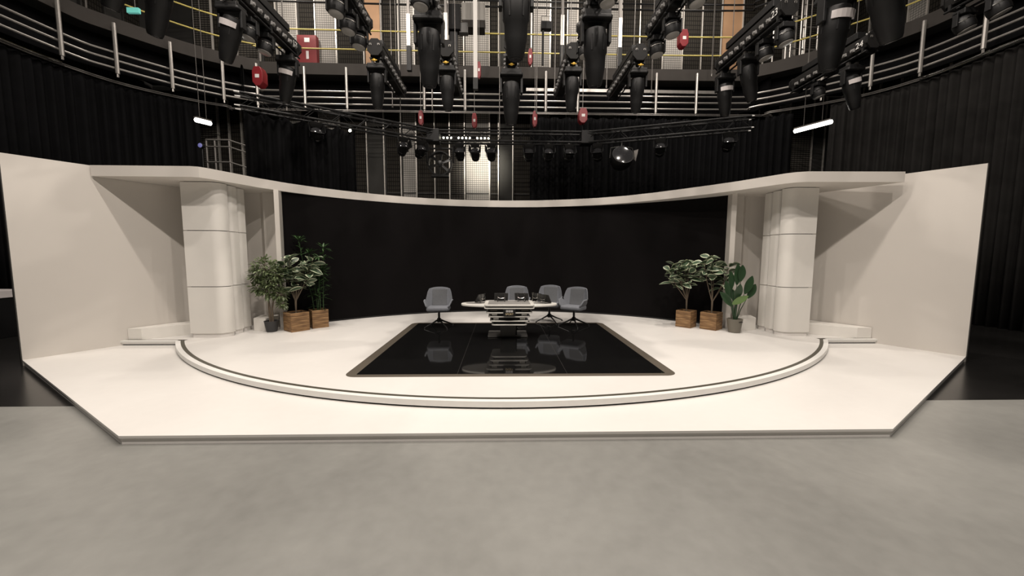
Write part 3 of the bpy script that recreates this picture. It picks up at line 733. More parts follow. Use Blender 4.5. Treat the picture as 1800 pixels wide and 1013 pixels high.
def drape(P, z0, z1, label, mt, fold=.22, amp=.07, scallop=0, loc=None):
    P = [Vector(p) for p in P]; L = [0]
    for i in range(1, len(P)): L.append(L[-1]+(P[i]-P[i-1]).length)
    n = int(L[-1]/fold*8)+1; loc = Vector(loc or (P[0].x, P[0].y, z0)); rowsz = [z0, (z0+z1)/2, z1-.25, z1]
    vs = []; fs = []; j = 0; ph = 0
    pts = []
    for k in range(n+1):
        s_ = L[-1]*k/n
        while j < len(L)-2 and L[j+1] < s_: j += 1
        a, b = P[j], P[j+1]; q = (s_-L[j])/(L[j+1]-L[j]); p = a+(b-a)*q; t_ = (b-a).normalized(); nn = Vector((-t_.y, t_.x))
        ph += 2*pi/8*random.uniform(.6, 1.4)
        pts.append((p, nn, ph, s_))
    for ri, z in enumerate(rowsz):
        am = amp*(1 if ri < 3 else .5)
        for p, nn, ph, s_ in pts:
            o_ = sin(ph)*am+.4*am*sin(ph*.37+ri*.4)
            zz = z-(scallop*abs(sin(s_*pi/.45)) if ri == 3 else 0)
            vs.append((p.x+nn.x*o_-loc.x, p.y+nn.y*o_-loc.y, zz-loc.z))
    W_ = n+1
    for r in range(len(rowsz)-1):
        for k in range(n): fs.append((r*W_+k, r*W_+k+1, (r+1)*W_+k+1, (r+1)*W_+k))
    o = MB().add(vs, fs).build('drape', mt, loc=loc, ang=80)
    tag(o, label, 'curtain', 'black drapes round the studio')
    md = o.modifiers.new('solidify', 'SOLIDIFY'); md.thickness = .006
    return o
def seg_between(px0, px1):
    out = []
    for i in range(len(TS)-1):
        for k in range(4):
            q = (TS[i][0]+(TS[i+1][0]-TS[i][0])*k/4, TS[i][1]+(TS[i+1][1]-TS[i][1])*k/4)
            if q[1] < .3: continue
            r = Vector((q[0]-CAM.x, q[1]-CAM.y, 7-CAM.z)); dd = r.dot(FWD)
            if dd <= .1: pxx = -9999 if q[0] < 0 else 9999
            else: pxx = 900+FPX*r.dot(RGT)/dd
            if px0 <= pxx <= px1: out.append(q)
    return out
drape(seg_between(-9999, 352), 0.01, 6.93, 'black drape filling the left side of the studio behind the set wall', DRAPE)
drape(seg_between(930, 1398), 0.01, 6.90, 'black drape behind the right half of the canopy', DRAPE, scallop=.06)
drape(seg_between(1456, 9999), 0.01, 6.93, 'dark charcoal drape filling the right side of the studio', DRAPE2)

# ================================================================== V truss over the set
KS = 1.28; TZ = 1.8+3.07*KS
TP = [CAM+(Vector(v)-CAM)*KS for v in ((-5.42, 7.96, 4.87), (-1.93, 10.1, 4.87), (2.08, 10.1, 4.87), (5.62, 8.83, 4.87))]
truss = thing('lighting_truss', 'black box truss in a shallow V hanging above the curved screen', 'truss', (0, TP[1].y, TZ))
O_ = Vector((0, TP[1].y, TZ))
for a, b, en in ((TP[0], TP[1], (1, 0)), (TP[1], TP[2], (0, 0)), (TP[2], TP[3], (0, 1))):
    d = (b-a); L_ = d.length; d.normalize(); sd = Vector((-d.y, d.x, 0)); up = Vector((0, 0, 1)); h = .165
    m_ = MB(); tips = MB()
    for sy in (-1, 1):
        for sz in (-1, 1):
            m_.tube([a+sd*h*sy+up*h*sz-O_, b+sd*h*sy+up*h*sz-O_], .032, 8)
            if en[0]: tips.tube([a+sd*h*sy+up*h*sz-O_-d*.12, a+sd*h*sy+up*h*sz-O_], [.014, .026], 8)
            if en[1]: tips.tube([b+sd*h*sy+up*h*sz-O_, b+sd*h*sy+up*h*sz-O_+d*.07], [.026, .014], 8)
    n = int(L_/.33)
    for k in range(n):
        p = a+d*(L_*k/n); q = a+d*(L_*(k+1)/n); s1 = 1 if k % 2 else -1
        for sy in (-1, 1): m_.tube([p+sd*h*sy+up*h*s1-O_, q+sd*h*sy-up*h*s1-O_], .009, 5)
        for sz in (-1, 1): m_.tube([p+sd*h*s1+up*h*sz-O_, q-sd*h*s1+up*h*sz-O_], .009, 5)
    m_.build('truss_section', BLACK, truss)
    if tips.v: tips.build('bare_truss_end', RIM, truss)
for p in TP[1:3]:
    m_ = MB(); m_.box(p-O_, (.42, .42, .42)); m_.build('corner_block', BLACK, truss, smooth=False, bevel=.02)
rnd = random.Random(4)
for a, b in ((TP[0], TP[1]), (TP[2], TP[3])):
    pts = []; m_ = MB()
    for k in range(14):
        q = k/13; p = a.lerp(b, q)-O_; pts.append(p+Vector((0, -.20, .12-.05*abs(sin(q*14)))))
    m_.tube(pts, .015, 5); m_.build('cable', BLACK, truss)

DA, DB = TP[0].lerp(TP[1], .01), TP[0].lerp(TP[1], .53)
drape([(DA.x, DA.y), (DB.x, DB.y)], .01, TZ-.20, 'black drape hanging from the left arm of the truss', DRAPE, scallop=.13, fold=.2, amp=.06)

# ================================================================== chain hoists
def hoist(p, w_, h, ztop, zbot, label, rz=0, rt=0):
    t = thing('chain_hoist', label, 'hoist', (p.x, p.y, p.z), rz, 'red chain hoists')
    m_ = MB(); m_.prism([(-w_/2, h*.25), (-w_*.3, h/2), (w_*.3, h/2), (w_/2, h*.25), (w_/2, -h*.30), (w_*.2, -h/2), (-w_*.2, -h/2), (-w_/2, -h*.30)], -w_*.45, w_*.45, T=Matrix.Rotation(pi/2, 4, 'X'))
    m_.build('motor_body', RED, t, bevel=.01)
    m_ = MB()
    for x in (-.03, .03): m_.tube([(x, 0, h/2), (x, 0, h/2+.05)], .012, 6)
    m_.build('chain_guide', CHROME, t)
    MB().tube([(0, 0, h/2), (0, 0, ztop-p.z)], .010, 5).build('lift_chain', TUBED, t)
    if zbot is not None: MB().tube([(0, 0, -h/2), (.01, 0, (-h/2+zbot-p.z)/2), (0, 0, zbot-p.z)], .016, 6).build('hook_sling', BLACK, t)
    MB().box((0, -w_*.46, 0), (w_*.4, .004, h*.18)).build('number_sticker', WHITE, t, smooth=False)
for px, py, y, w_, h, zb, lab in [(740, 208, TP[1].y, .155, .46, TZ+.2, 'slim red chain hoist over the left corner of the truss'),
                               (834, 213, TP[1].y, .165, .48, TZ+.2, 'slim red chain hoist over the bright part of the centre truss'),
                               (940, 210, TP[1].y, .155, .51, TZ+.2, 'slim red chain hoist over the centre truss, right of middle'),
                               (1024, 205, TP[1].y, .28, .48, TZ+.2, 'broad red chain hoist over the right corner of the truss'),
                               (932, 101, 11.5, .13, .45, None, 'red chain hoist in front of the pale panel near top centre'),
                               (842, 124, 12.5, .12, .50, None, 'red chain hoist beside the long pale pole'),
                               (1200, 70, 11.0, .24, .46, None, 'red chain hoist in front of pale panel at upper right'),
                               (457, 137, 9.5, .24, .44, None, 'red chain hoist hanging at upper left before the pipe frame')]:
    hoist(aty(px, py, y), w_, h, 12.99, zb, lab)

# ================================================================== lighting bars with lamps
BARS = {  # id: x, y0, y1, number, label phrase
 'a': (-8.40, 4.7, 7.1, None, 'dim outermost bar at top left'), 'b': (-5.95, 4.6, 7.0, None, 'cropped bar at the top left'),
 'c': (-5.35, 7.6, 9.95, '17', 'bar numbered 17 at upper left'), 'd': (-3.20, 6.5, 8.9, None, 'near bar beside the left tan panel'),
 'e': (-3.30, 9.85, 12.1, None, 'far bar left of centre'), 'f': (-1.60, 6.5, 8.9, None, 'near bar left of the middle bar'),
 'g': (-1.55, 9.85, 12.1, None, 'far bar left of the middle bar'), 'h': (.09, 6.2, 8.7, None, 'near middle bar'),
 'i': (.09, 9.6, 12.0, None, 'far middle bar'), 'j': (1.70, 6.5, 8.9, None, 'near bar right of the middle bar'),
 'k': (1.65, 9.85, 12.1, None, 'far bar right of the middle bar'), 'l': (3.27, 6.5, 8.9, None, 'near bar left of bar 23'),
 'm': (3.34, 9.85, 12.1, None, 'far bar right of centre'), 'n': (5.74, 8.0, 10.4, '23', 'bar numbered 23 at upper right'),
 'o': (8.65, 9.1, 11.4, '24', 'bar numbered 24 at upper right'), 'p': (5.85, 4.7, 7.1, None, 'cropped bar at the top right'),
 'q': (8.90, 5.4, 7.9, None, 'outermost bar at top right')}
BZ = 6.92
def octo(r, h): k = r*.42; return [(-r, -h*.42), (-k, -h), (k, -h), (r, -h*.42), (r, h*.42), (k, h), (-k, h), (-r, h*.42)]
RX = Matrix.Rotation(pi/2, 4, 'X')
def make_bar():
    L_ = 2.35
    t = thing('lighting_bar', '', 'lighting bar')
    MB().prism([(x, z) for x, z in [(-.13, -.15), (.13, -.15), (.15, -.02), (.13, .13), (-.13, .13), (-.15, -.02)]], -L_, 0, T=RX).build('beam_body', BLACK2, t, smooth=False, bevel=.01)
    MB().prism(octo(.19, .20), -.0, .05, T=RX).build('end_cap', BLACK2, t, smooth=False, bevel=.006)
    MB().prism(octo(.17, .18), -L_-.05, -L_, T=RX).build('end_cap', BLACK2, t, smooth=False, bevel=.006)
    m_ = MB()
    for x in (-.10, .10): m_ = MB(); m_.tube([(x-.02, -.065, .03), (x-.02, -.065, .07), (x+.02, -.065, .07), (x+.02, -.065, .03)], .006, 5); m_.build('cap_handle', TUBE, t)
    MB().box((0, 1.15, .27), (.22, 1.7, .16)).build('winch_housing', BLACK, t, smooth=False, bevel=.01)
    for s in (-1, 1):
        for k in range(9):
            y = .35+.22*k; m_ = MB(); m_.box((s*.155, y, -.075), (.035, .10, .075)); m_.lathe([(.03, 0), (.032, .03), (.02, .032)], 10, T=Matrix.Translation((s*.17, y, -.075)) @ Matrix.Rotation(s*pi/2, 4, 'Y'))
            m_.build('socket', SOCK, t, smooth=False)
    m_ = MB()
    m_.tube([(-.13, 0.0, -.24), (-.13, L_, -.24)], .022, 6); m_.tube([(.13, 0, -.24), (.13, L_, -.24)], .022, 6)
    for y in (.1, 1.2, 2.25): m_.box((0, y, -.19), (.30, .05, .12))
    m_.build('hanging_rail', BLACK, t)
    for y in (.45, 1.9): MB().tube([(0, y, .3), (0, y, 12.99-BZ)], .009, 5).build('suspension_cable', TUBED, t)
    return t
proto = make_bar(); first = True
for k, (x, y0, y1, num, ph) in BARS.items():
    t = proto if first else dup(proto, (0, 0, 0)); first = False
    t.location = (x, y0, BZ); t.rotation_euler = (0, 0, 0); t['group'] = 'black lighting bars above the stage'
    t['label'] = 'black lighting bar with octagonal end, the '+ph
def bar_obj(k): return [o for o in COL.objects if o.name.startswith('lighting_bar') and abs(o.location.x-BARS[k][0]) < 1e-4 and abs(o.location.y-BARS[k][1]) < 1e-4][0]
for k, s in (('n', -1), ('o', -1), ('c', 1)):
    b = bar_obj(k); num = BARS[k][3]; y = .18 if k != 'c' else 2.12
    text_mesh(num, .20, 'bar_number', WHITE, b, (s*.156, y, -.03), (pi/2, 0, -pi/2 if s < 0 else pi/2), .001)
    text_mesh(num, .11, 'bar_number', WHITE, b, (s*.10, y-.13 if k != 'c' else y+.02, .16 if k == 'c' else .145), (radians(80), 0, -pi/2 if s < 0 else pi/2), .001)
    text_mesh(num, .15, 'bar_number', WHITE, b, (0, -.052 , -.05), (pi/2, 0, 0), .001) if 0 else None

def profile_proto(sc_, name='profile_spotlight'):
    t = thing(name, '', 'spotlight')
    S = lambda v: tuple(q*sc_ for q in v)
    m_ = MB(); m_.box(S((0, 0, -.13)), S((.40, .30, .13))); m_.prism([(x*sc_, y*sc_) for x, y in rrect(-.23, -.16, .23, .16, .05)], -.19*sc_, -.14*sc_); m_.build('lamp_base', BLACK, t, smooth=False, bevel=.012)
    m_ = MB()
    for x in (-.1, .1): m_ = MB(); m_.tube([S((x, 0, .0)), S((x, 0, -.08))], .018, 6); m_.box(S((x, 0, -.0)), S((.05, .08, .08))); m_.build('clamp', DARKG, t)
    m_ = MB()
    for s in (-1, 1): m_.box(S((s*.21, 0, -.34)), S((.045, .13, .32)))
    m_.box(S((0, 0, -.195)), S((.46, .13, .03)))
    m_.build('yoke', BLACK, t, smooth=False, bevel=.01)
    h = MB()
    h.lathe([(r*sc_, z*sc_) for r, z in [(.10, .16), (.155, .13), (.175, .02), (.175, -.20), (.16, -.24), (.15, -.42), (.115, -.62), (.10, -.66), (.085, -.66)]], 20)
    for k in range(6): a = k*pi/3; h.box(Vector((cos(a)*.17, sin(a)*.17, -.08))*sc_, (.02*sc_, .02*sc_, .22*sc_), Matrix.Rotation(a, 3, 'Z'))
    ho = h.build('lamp_head', BLACK, t, loc=(0, 0, -.44*sc_))
    MB().lathe([(.082*sc_, -.664*sc_), (.08*sc_, -.668*sc_)], 18).build('lens', LENSD, ho)
    return t
def reflector_on(t, sc_):
    ho = part(t, 'lamp_head')[0]
    m_ = MB(); n = 7; vs = []; fs = []
    for i in range(n+1):
        a = radians(-145+110*i/n); 
        vs.append((.205*sc_*cos(a), .205*sc_*sin(a), .05*sc_)); vs.append((.20*sc_*cos(a), .20*sc_*sin(a), -.06*sc_+.03*sc_*abs(i-n/2)/n))
        vs.append((.165*sc_*cos(a), .165*sc_*sin(a), .055*sc_)); vs.append((.165*sc_*cos(a), .165*sc_*sin(a), -.045*sc_))
    for i in range(n):
        b = i*4; fs += [(b, b+4, b+5, b+1), (b+2, b+3, b+7, b+6), (b, b+2, b+6, b+4), (b+1, b+5, b+7, b+3)]
    m_.add(vs, fs); m_.build('pale_reflector', PALE, ho, smooth=False)
def wash_proto():
    t = thing('wash_light', '', 'wash light')
    m_ = MB(); m_.box((0, 0, -.10), (.26, .22, .10)); m_.box((0, 0, -.035), (.06, .1, .06)); m_.box((0, 0, -.005), (.32, .06, .03)); m_.build('lamp_base', BLACK, t, smooth=False, bevel=.012)
    m_ = MB()
    for s in (-1, 1): m_.box((s*.175, 0, -.24), (.03, .09, .26)); m_.box((s*.1, 0, -.13), (.18, .08, .03))
    m_.build('yoke', BLACK, t, smooth=False, bevel=.006)
    h = MB(); h.lathe([(.06, .15), (.12, .11), (.155, .03), (.16, -.06), (.15, -.12), (.135, -.13)], 22)
    for k in range(8): a = k*pi/4; h.box(Vector((cos(a)*.15, sin(a)*.15, -.02)), (.02, .012, .10), Matrix.Rotation(a, 3, 'Z'))
    ho = h.build('lamp_head', BLACK, t, loc=(0, 0, -.30))
    MB().lathe([(.133, -.128), (.125, -.145), (.08, -.155), (.01, -.158)], 22).build('lens', LENS, ho)
    MB().tube([(.158*cos(a), .158*sin(a), .035) for a in [radians(200+14*i) for i in range(11)]], .009, 5).build('bright_rim', CHROME, ho)
    return t
def tag_proto(t, sc_):
    m_ = MB(); m_.lathe([(.01, -.02), (.035, -.01), (.035, .03), (.01, .035)], 8, T=Matrix.Translation((0, -.20*sc_, -.04))); m_.tube([(-.07, -.2*sc_, -.03), (.07, -.2*sc_, -.03)], .010, 5)
    m_.build('yellow_safety_tag', YTAG, t)
PP = profile_proto(1.0); PB = profile_proto(1.28); WP = wash_proto(); used = set()
def place(P, loc, label, tx=0, ty=0, rz=0, group='', refl=0, tagd=0, sc_=1):
    if P.name in used: t = dup(P, (0, 0, 0))
    else: t = P; used.add(P.name)
    # first instance keeps the source parts, later ones are copies made before extras are added
    t.location = loc; t.rotation_euler = (0, 0, rz); t['label'] = label; t['group'] = group
    for h in part(t, 'lamp_head'): h.rotation_euler = (tx, ty, 0)
    return t
profs = [  # bar, y along, proto big?, tilt x, tilt y, reflector, tag, wording
 ('b', 6.9, 0, .10, .30, 1, 0, 'profile spotlight with pale collar under the cropped top left bar'),
 ('b', 6.2, 0, .1, .35, 0, 0, 'dark profile spotlight at top left, nearer the frame edge'),
 ('c', 7.75, 0, .10, .32, 1, 1, 'profile spotlight with pale collar at the near end of bar 17'),
 ('c', 9.65, 0, .08, .22, 1, 0, 'profile spotlight at the far end of bar 17'),
 ('e', 9.95, 0, .05, .03, 0, 1, 'profile spotlight hanging straight below the far bar left of centre'),
 ('f', 7.9, 1, .08, .03, 0, 0, 'large profile spotlight under the near bar left of the middle'),
 ('g', 10.0, 0, .05, -.02, 0, 1, 'profile spotlight under the far bar left of the middle'),
 ('h', 6.75, 1, .12, .0, 0, 0, 'large profile spotlight at top centre, cut by the frame'),
 ('i', 10.1, 1, .05, .0, 0, 1, 'profile spotlight under the far middle bar above the canopy centre'),
 ('j', 7.75, 1, .10, -.03, 0, 0, 'large profile spotlight under the near bar right of the middle'),
 ('k', 9.95, 0, .05, .03, 0, 1, 'profile spotlight under the far bar right of the middle'),
 ('m', 9.95, 0, .05, .02, 0, 1, 'profile spotlight hanging straight below the far bar right of centre'),
 ('n', 10.15, 0, .05, -.12, 1, 0, 'profile spotlight with grey collar at the far end of bar 23'),
 ('n', 9.2, 0, .05, -.25, 0, 0, 'tilted profile spotlight midway along bar 23'),
 ('o', 9.6, 0, .05, -.30, 1, 0, 'profile spotlight with pale collar under bar 24'),
 ('p', 6.95, 1, .1, .0, 1, 0, 'large dark profile spotlight at top right beside the scaffold tower'),
 ('p', 6.1, 1, .1, -.35, 0, 0, 'large tilted profile spotlight at top right, nearer the frame edge')]
extra = []
for k, y, big, tx, ty, rf, tg, lab in profs:
    t = place(PB if big else PP, (BARS[k][0], y, BZ-.31), 'black '+lab, tx, ty, 0, 'black profile spotlights on the bars')
    extra.append((t, 1.28 if big else 1.0, rf, tg))
for t, s_, rf, tg in extra:
    if rf: reflector_on(t, s_)
    if tg: tag_proto(t, s_)
wash = [('a', 6.75, -.25, .35), ('a', 5.9, -.2, .35), ('c', 8.25, -.1, .2), ('c', 8.8, -.1, .2), ('d', 6.85, -.05, .12), ('d', 7.4, -.05, .10), ('d', 7.95, -.05, .1), ('d', 8.5, -.05, .1),
        ('f', 7.15, -.05, .05), ('g', 9.55 + .35, 0, 0), ('h', 8.2, 0, 0), ('j', 6.95, -.05, -.05), ('j', 8.7, -.05, -.05), ('l', 6.9, -.05, -.12), ('l', 7.85, -.05, -.12), ('l', 8.6, -.05, -.1),
        ('n', 8.05, -.1, -.2), ('n', 8.65, -.1, -.2), ('q', 7.5, -.2, -.35), ('q', 7.0, -.2, -.35), ('o', 10.6, -.1, -.3)]
wc = {}
for k, y, tx, ty in wash:
    if k == 'g': continue
    i = wc.get(k, 0); wc[k] = i+1; n = len([1 for q in wash if q[0] == k])
    pos = '' if n == 1 else ', '+['nearest', 'second nearest', 'third nearest', 'fourth nearest'][sorted([q[1] for q in wash if q[0] == k]).index(y)]
    place(WP, (BARS[k][0], y, BZ-.271), 'black wash light on the %s%s' % (BARS[k][4], pos), tx, ty, 0, 'round wash lights on the bars')

# lamps under the V truss
def truss_at(px):
    r = ray(px, 250); best = None; bd = 9
    for a, b in ((TP[0], TP[1]), (TP[1], TP[2]), (TP[2], TP[3])):
        for k in range(201):
            p = a.lerp(b, k/200); e = abs((p.x-CAM.x)/p.y-r.x/r.y)
            if e < bd: bd = e; best = (p.copy(), math.atan2((b-a).y, (b-a).x))
    return best
def fresnel_proto():
    t = thing('fresnel_lamp', '', 'stage lamp')
    m_ = MB(); m_.tube([(0, 0, .0), (0, 0, -.09)], .016, 6); m_.box((0, 0, .0), (.05, .07, .07)); m_.build('clamp', DARKG, t)
    m_ = MB(); 
    for s in (-1, 1): m_.box((s*.135, 0, -.20), (.014, .05, .24))
    m_.box((0, 0, -.085), (.284, .05, .014)); m_.build('yoke', BLACK, t, smooth=False)
    T = Matrix.Translation((0, 0, -.27)) @ Matrix.Rotation(radians(58), 4, 'X')
    h = MB(); h.lathe([(.05, -.17), (.10, -.15), (.12, -.05), (.12, .08), (.115, .12)], 18, T=T); ho = h.build('lamp_head', BLACK, t)
    MB().lathe([(.112, .119), (.09, .135), (.01, .145)], 18, T=T).build('lens', LENSD, ho)
    m_ = MB()
    for k in range(4):
        a = k*pi/2; Rz = Matrix.Rotation(a, 4, 'Z') @ Matrix.Translation((0, .125, .17)) @ Matrix.Rotation(radians(-25), 4, 'X')
        vs = [T @ Rz @ Vector(v) for v in [(-.10, 0, -.05), (.10, 0, -.05), (.13, 0, .07), (-.13, 0, .07), (-.10, .006, -.05), (.10, .006, -.05), (.13, .006, .07), (-.13, .006, .07)]]
        m_.add(vs, [(0, 1, 2, 3), (7, 6, 5, 4), (0, 4, 5, 1), (1, 5, 6, 2), (2, 6, 7, 3), (3, 7, 4, 0)])
    m_.build('barn_doors', BLACK, t, smooth=False)
    MB().tube([(T @ Vector((.118*cos(a), .118*sin(a), -.04))) for a in [radians(215+11*i) for i in range(11)]], .008, 5).build('bright_rim', CHROME, ho)
    return t
FP = fresnel_proto()
TL = [(557, 'under the left truss arm above the drape'), (708, 'under the left truss arm, second from the corner'), (739, 'just left of the large wheel fan'), (808, 'just right of the large wheel fan'),
      (835, 'in front of the bright pale panel'), (864, 'right of the bright pale panel'), (929, 'under the centre truss where the black drape begins'), (964, 'under the centre truss, second from the right corner'),
      (1000, 'at the right corner of the truss'), (1051, 'under the right truss arm beside the big drum lamp'), (1161, 'under the right truss arm, second from its end'), (1280, 'at the far end of the right truss arm')]
for i, (px, lab) in enumerate(TL):
    p, a = truss_at(px)
    ft = place(FP, (p.x, p.y, TZ-.22), 'small black stage lamp with shutters '+lab, 0, 0, a if i not in () else 0, 'small stage lamps under the truss'); ft.scale = (KS, KS, KS)
# wheel fan
p, a = truss_at(773)
t = thing('wheel_fan', 'large black six-spoke wheel fan in a square bracket below the truss', 'fan', (p.x, p.y, TZ-.22)); t.scale = (KS, KS, KS)
m_ = MB(); m_.tube([(-.36, 0, -.13), (.36, 0, -.13)], .022, 8); m_.tube([(0, 0, 0), (0, 0, -.14)], .02, 8)
for s in (-1, 1): m_.tube([(s*.34, 0, -.13), (s*.35, 0, -.50)], .018, 8)
m_.build('bracket', BLACK, t)
C0 = Vector((0, 0, -.52)); TX = Matrix.Translation(C0) @ RX
vs = []; m_ = MB()
m_.strip([(0, 0)], [(0, 0)], 0, 0) if 0 else None
ring = MB(); prof = [(.285, -.09), (.315, -.09), (.315, .09), (.285, .09)]; n = 36; vv = []; ff = []
for k in range(n):
    a_ = 2*pi*k/n
    for r, z in prof: vv.append(TX @ Vector((r*cos(a_), r*sin(a_), z)))
for k in range(n):
    k2 = (k+1) % n
    for j in range(4): j2 = (j+1) % 4; ff.append((k*4+j, k*4+j2, k2*4+j2, k2*4+j))
ring.add(vv, ff); ring.build('ring', BLACK, t)
for k in range(6):
    a_ = radians(20+60*k); R_ = Matrix.Rotation(a_, 4, 'Z')
    vs = [TX @ R_ @ Vector(v) for v in [(.05, -.022, .03), (.29, -.04, .03), (.29, .04, .01), (.05, .022, .01), (.05, -.022, .045), (.29, -.04, .045), (.29, .04, .025), (.05, .022, .025)]]
    MB().add(vs, [(3, 2, 1, 0), (4, 5, 6, 7), (0, 1, 5, 4), (1, 2, 6, 5), (2, 3, 7, 6), (3, 0, 4, 7)]).build('spoke', BLACKP, t, smooth=False)
MB().lathe([(.05, -.05), (.075, -.03), (.075, .05), (.04, .06)], 18, T=TX).build('hub', BLACKP, t)
MB().box((0, 0, -.84), (.44, .2, .05)).build('foot', BLACK, t, smooth=False)
# large drum lamp
p, a = truss_at(1093)
t = thing('drum_lamp', 'large black drum lamp with side flap below the right truss arm', 'stage lamp', (p.x, p.y, TZ-.22)); t.scale = (KS, KS, KS)
MB().tube([(0, 0, 0), (0, 0, -.12)], .02, 8).build('stem', DARKG, t); m_ = MB(); m_.tube([(-.3, 0, -.40), (-.28, 0, -.15), (0, 0, -.10), (.28, 0, -.15), (.3, 0, -.40)], .014, 6); m_.build('yoke', DARKG, t)
T = Matrix.Translation((0, 0, -.42)) @ Matrix.Rotation(radians(62), 4, 'X')
ho = MB().lathe([(.10, -.25), (.2, -.22), (.27, -.1), (.28, .14), (.27, .16)], 26, T=T).build('lamp_head', BLACK, t)
MB().lathe([(.262, .158), (.2, .175), (.01, .19)], 26, T=T).build('lens', LENSD, ho)
MB().add([(.30, -.05, -.22), (.40, -.1, -.20), (.34, -.1, -.50), (.29, -.05, -.42), (.30, -.04, -.22), (.40, -.09, -.20), (.34, -.09, -.50), (.29, -.04, -.42)], [(0, 1, 2, 3), (7, 6, 5, 4), (0, 4, 5, 1), (1, 5, 6, 2), (2, 6, 7, 3), (3, 7, 4, 0)]).build('side_flap', TUBED, t, smooth=False)

# bright batten on the back of the centre truss
pa, pb = aty(770, 243, TP[1].y+.36), aty(862, 243, TP[1].y+.36)
t = thing('light_batten', 'row of small glowing lamps along the left half of the centre truss', 'lamp', (pa+pb)/2)
hw = (pb-pa).length/2
MB().box((0, .02, .02), (hw*2, .08, .09)).build('housing', BLACK, t, smooth=False)
for k in range(14):
    if k in (4, 9): continue
    MB().lathe([(.034, 0), (.03, .012), (.01, .016)], 10, T=Matrix.Translation((-hw+hw*2*(k+.5)/14, -.02, .0)) @ Matrix.Rotation(pi/2, 4, 'X')).build('lamp', GLOWS, t)
for px in (770, 862):
    x = aty(px, 243, TP[1].y+.36).x-t.location.x; MB().box((x*.96, -.09, .02), (.03, .16, .03)).build('bracket', DARKG, t, smooth=False)
# small glowing spot beside the drape
p, a = truss_at(617)
t = thing('small_spot_lamp', 'small glowing round lamp below the truss at the right edge of the left drape', 'lamp', (p.x, p.y, TZ-.19))
MB().tube([(0, 0, 0), (0, 0, -.08)], .012, 6).build('stem', BLACK, t)
m_ = MB(); m_.lathe([(.03, -.06), (.045, 0), (.05, .05)], 12, T=Matrix.Translation((0, 0, -.10)) @ Matrix.Rotation(radians(80), 4, 'X')); ho = m_.build('lamp_head', BLACK, t)
MB().lathe([(.045, .05), (.035, .065), (.005, .07)], 12, T=Matrix.Translation((0, 0, -.10)) @ Matrix.Rotation(radians(80), 4, 'X')).build('lens', GLOWS, ho)

# fluorescent tubes
def fluo(a, b, label):
    c = (a+b)/2; t = thing('fluorescent_light', label, 'lamp', c, 0, 'fluorescent lights beside the set')
    MB().tube([a-c, b-c], .055, 12).build('lamp_tube', GLOW, t)
    MB().bar(a-c+Vector((0, 0, .07)), b-c+Vector((0, 0, .07)), .12, .04).build('housing', TUBED, t, smooth=False)
    for q in (.25, .75): p = a.lerp(b, q)-c; MB().tube([p+Vector((0, 0, .09)), p+Vector((0, 0, 12.99-c.z))], .008, 5).build('suspension_wire', TUBED, t)
fluo(aty(1397, 231, 11.4), aty(1462, 214, 10.5), 'long glowing fluorescent light hanging at right above the canopy')
fluo(aty(345, 211, 10.3), aty(369, 217, 10.8), 'short glowing fluorescent light hanging at left above the canopy')

# telescopic hangers
def hanger(px, y, ps0, ps1, pend, label, mt=TUBE, wd=.11):
    p = aty(px, ps1, y); z0 = aty(px, ps0, y).z; z1 = p.z; ze = aty(px, pend, y).z
    t = thing('telescopic_hanger', label, 'hanger', (p.x, y, ze), 0, 'telescopic hangers from the grid')
    MB().box((0, 0, (z0+z1)/2-ze), (wd, wd, z0-z1)).build('silver_sleeve', mt, t, smooth=False)
    MB().box((0, 0, (z1-ze)/2), (wd*1.2, wd*1.2, z1-ze)).build('lower_tube', BLACK, t, smooth=False)
    MB().box((0, 0, (z0+12.99)/2-ze), (wd*.7, wd*.7, 12.99-z0)).build('upper_tube', TUBED, t, smooth=False)
hanger(719, 12.0, 26, 82, 125, 'telescopic hanger with silver sleeve right of the left tan panel')
hanger(784, 12.0, 24, 78, 185, 'telescopic hanger with silver sleeve left of the middle bars')
hanger(988, 12.0, 28, 81, 118, 'telescopic hanger with silver sleeve right of the middle bars')
hanger(1089, 12.0, 33, 85, 118, 'telescopic hanger with silver sleeve left of a dark panel')
hanger(836, 11.0, -90, 138, 158, 'long pale square pole hanging from the top centre', mat('pale_pole', (.55, .53, .5), .5), .11)
# box on pole, vent box and wall kit
p = aty(957, 115, 13)
t = thing('speaker_on_pole', 'small black box speaker on a thin pole before the pale panel', 'speaker', (p.x, 13, p.z))
zb = aty(957, 52, 13).z-p.z
MB().box((-.06, 0, zb/2), (.06, .06, zb)).build('pole', BLACK, t, smooth=False); MB().box((.04, 0, zb+.1), (.34, .2, .24)).build('cabinet', BLACK, t, smooth=False, bevel=.01)
m_ = MB(); m_.tube([(-.12, 0, zb+.2), (-.12, 0, zb+.42), (.22, 0, zb+.42), (.22, 0, zb+.2)], .014, 6); m_.tube([(.06, 0, zb+.42), (.06, 0, 12.99-p.z)], .01, 5); m_.build('hanging_frame', TUBED, t)
p = aty(833, 38, 13.5)
t = thing('vent_box', 'pale grey box unit hanging at top centre left of the middle bar', 'vent', p)
MB().box((0, 0, .18), (.78, .5, .55)).build('casing', mat('pale_box', (.30, .285, .26), .6), t, smooth=False, bevel=.01); MB().box((.0, 0, -.2), (.74, .46, .22)).build('lower_tray', FASC, t, smooth=False)
MB().tube([(0, 0, .4), (0, 0, 12.99-p.z)], .02, 6).build('hanger_rod', TUBED, t)
p = aty(798, 60, 12.4)
t = thing('hanging_column', 'black hanging mast with motor box left of the pale square pole', 'mast', (p.x, 12.4, aty(798, 150, 12.4).z))
h0 = aty(798, 50, 12.4).z-t.location.z
MB().box((0, 0, h0/2), (.24, .2, h0)).build('mast', BLACK, t, smooth=False, bevel=.01)
MB().box((0, -.02, h0+.25), (.42, .34, .75)).build('motor_box', BLACK2, t, smooth=False, bevel=.02)
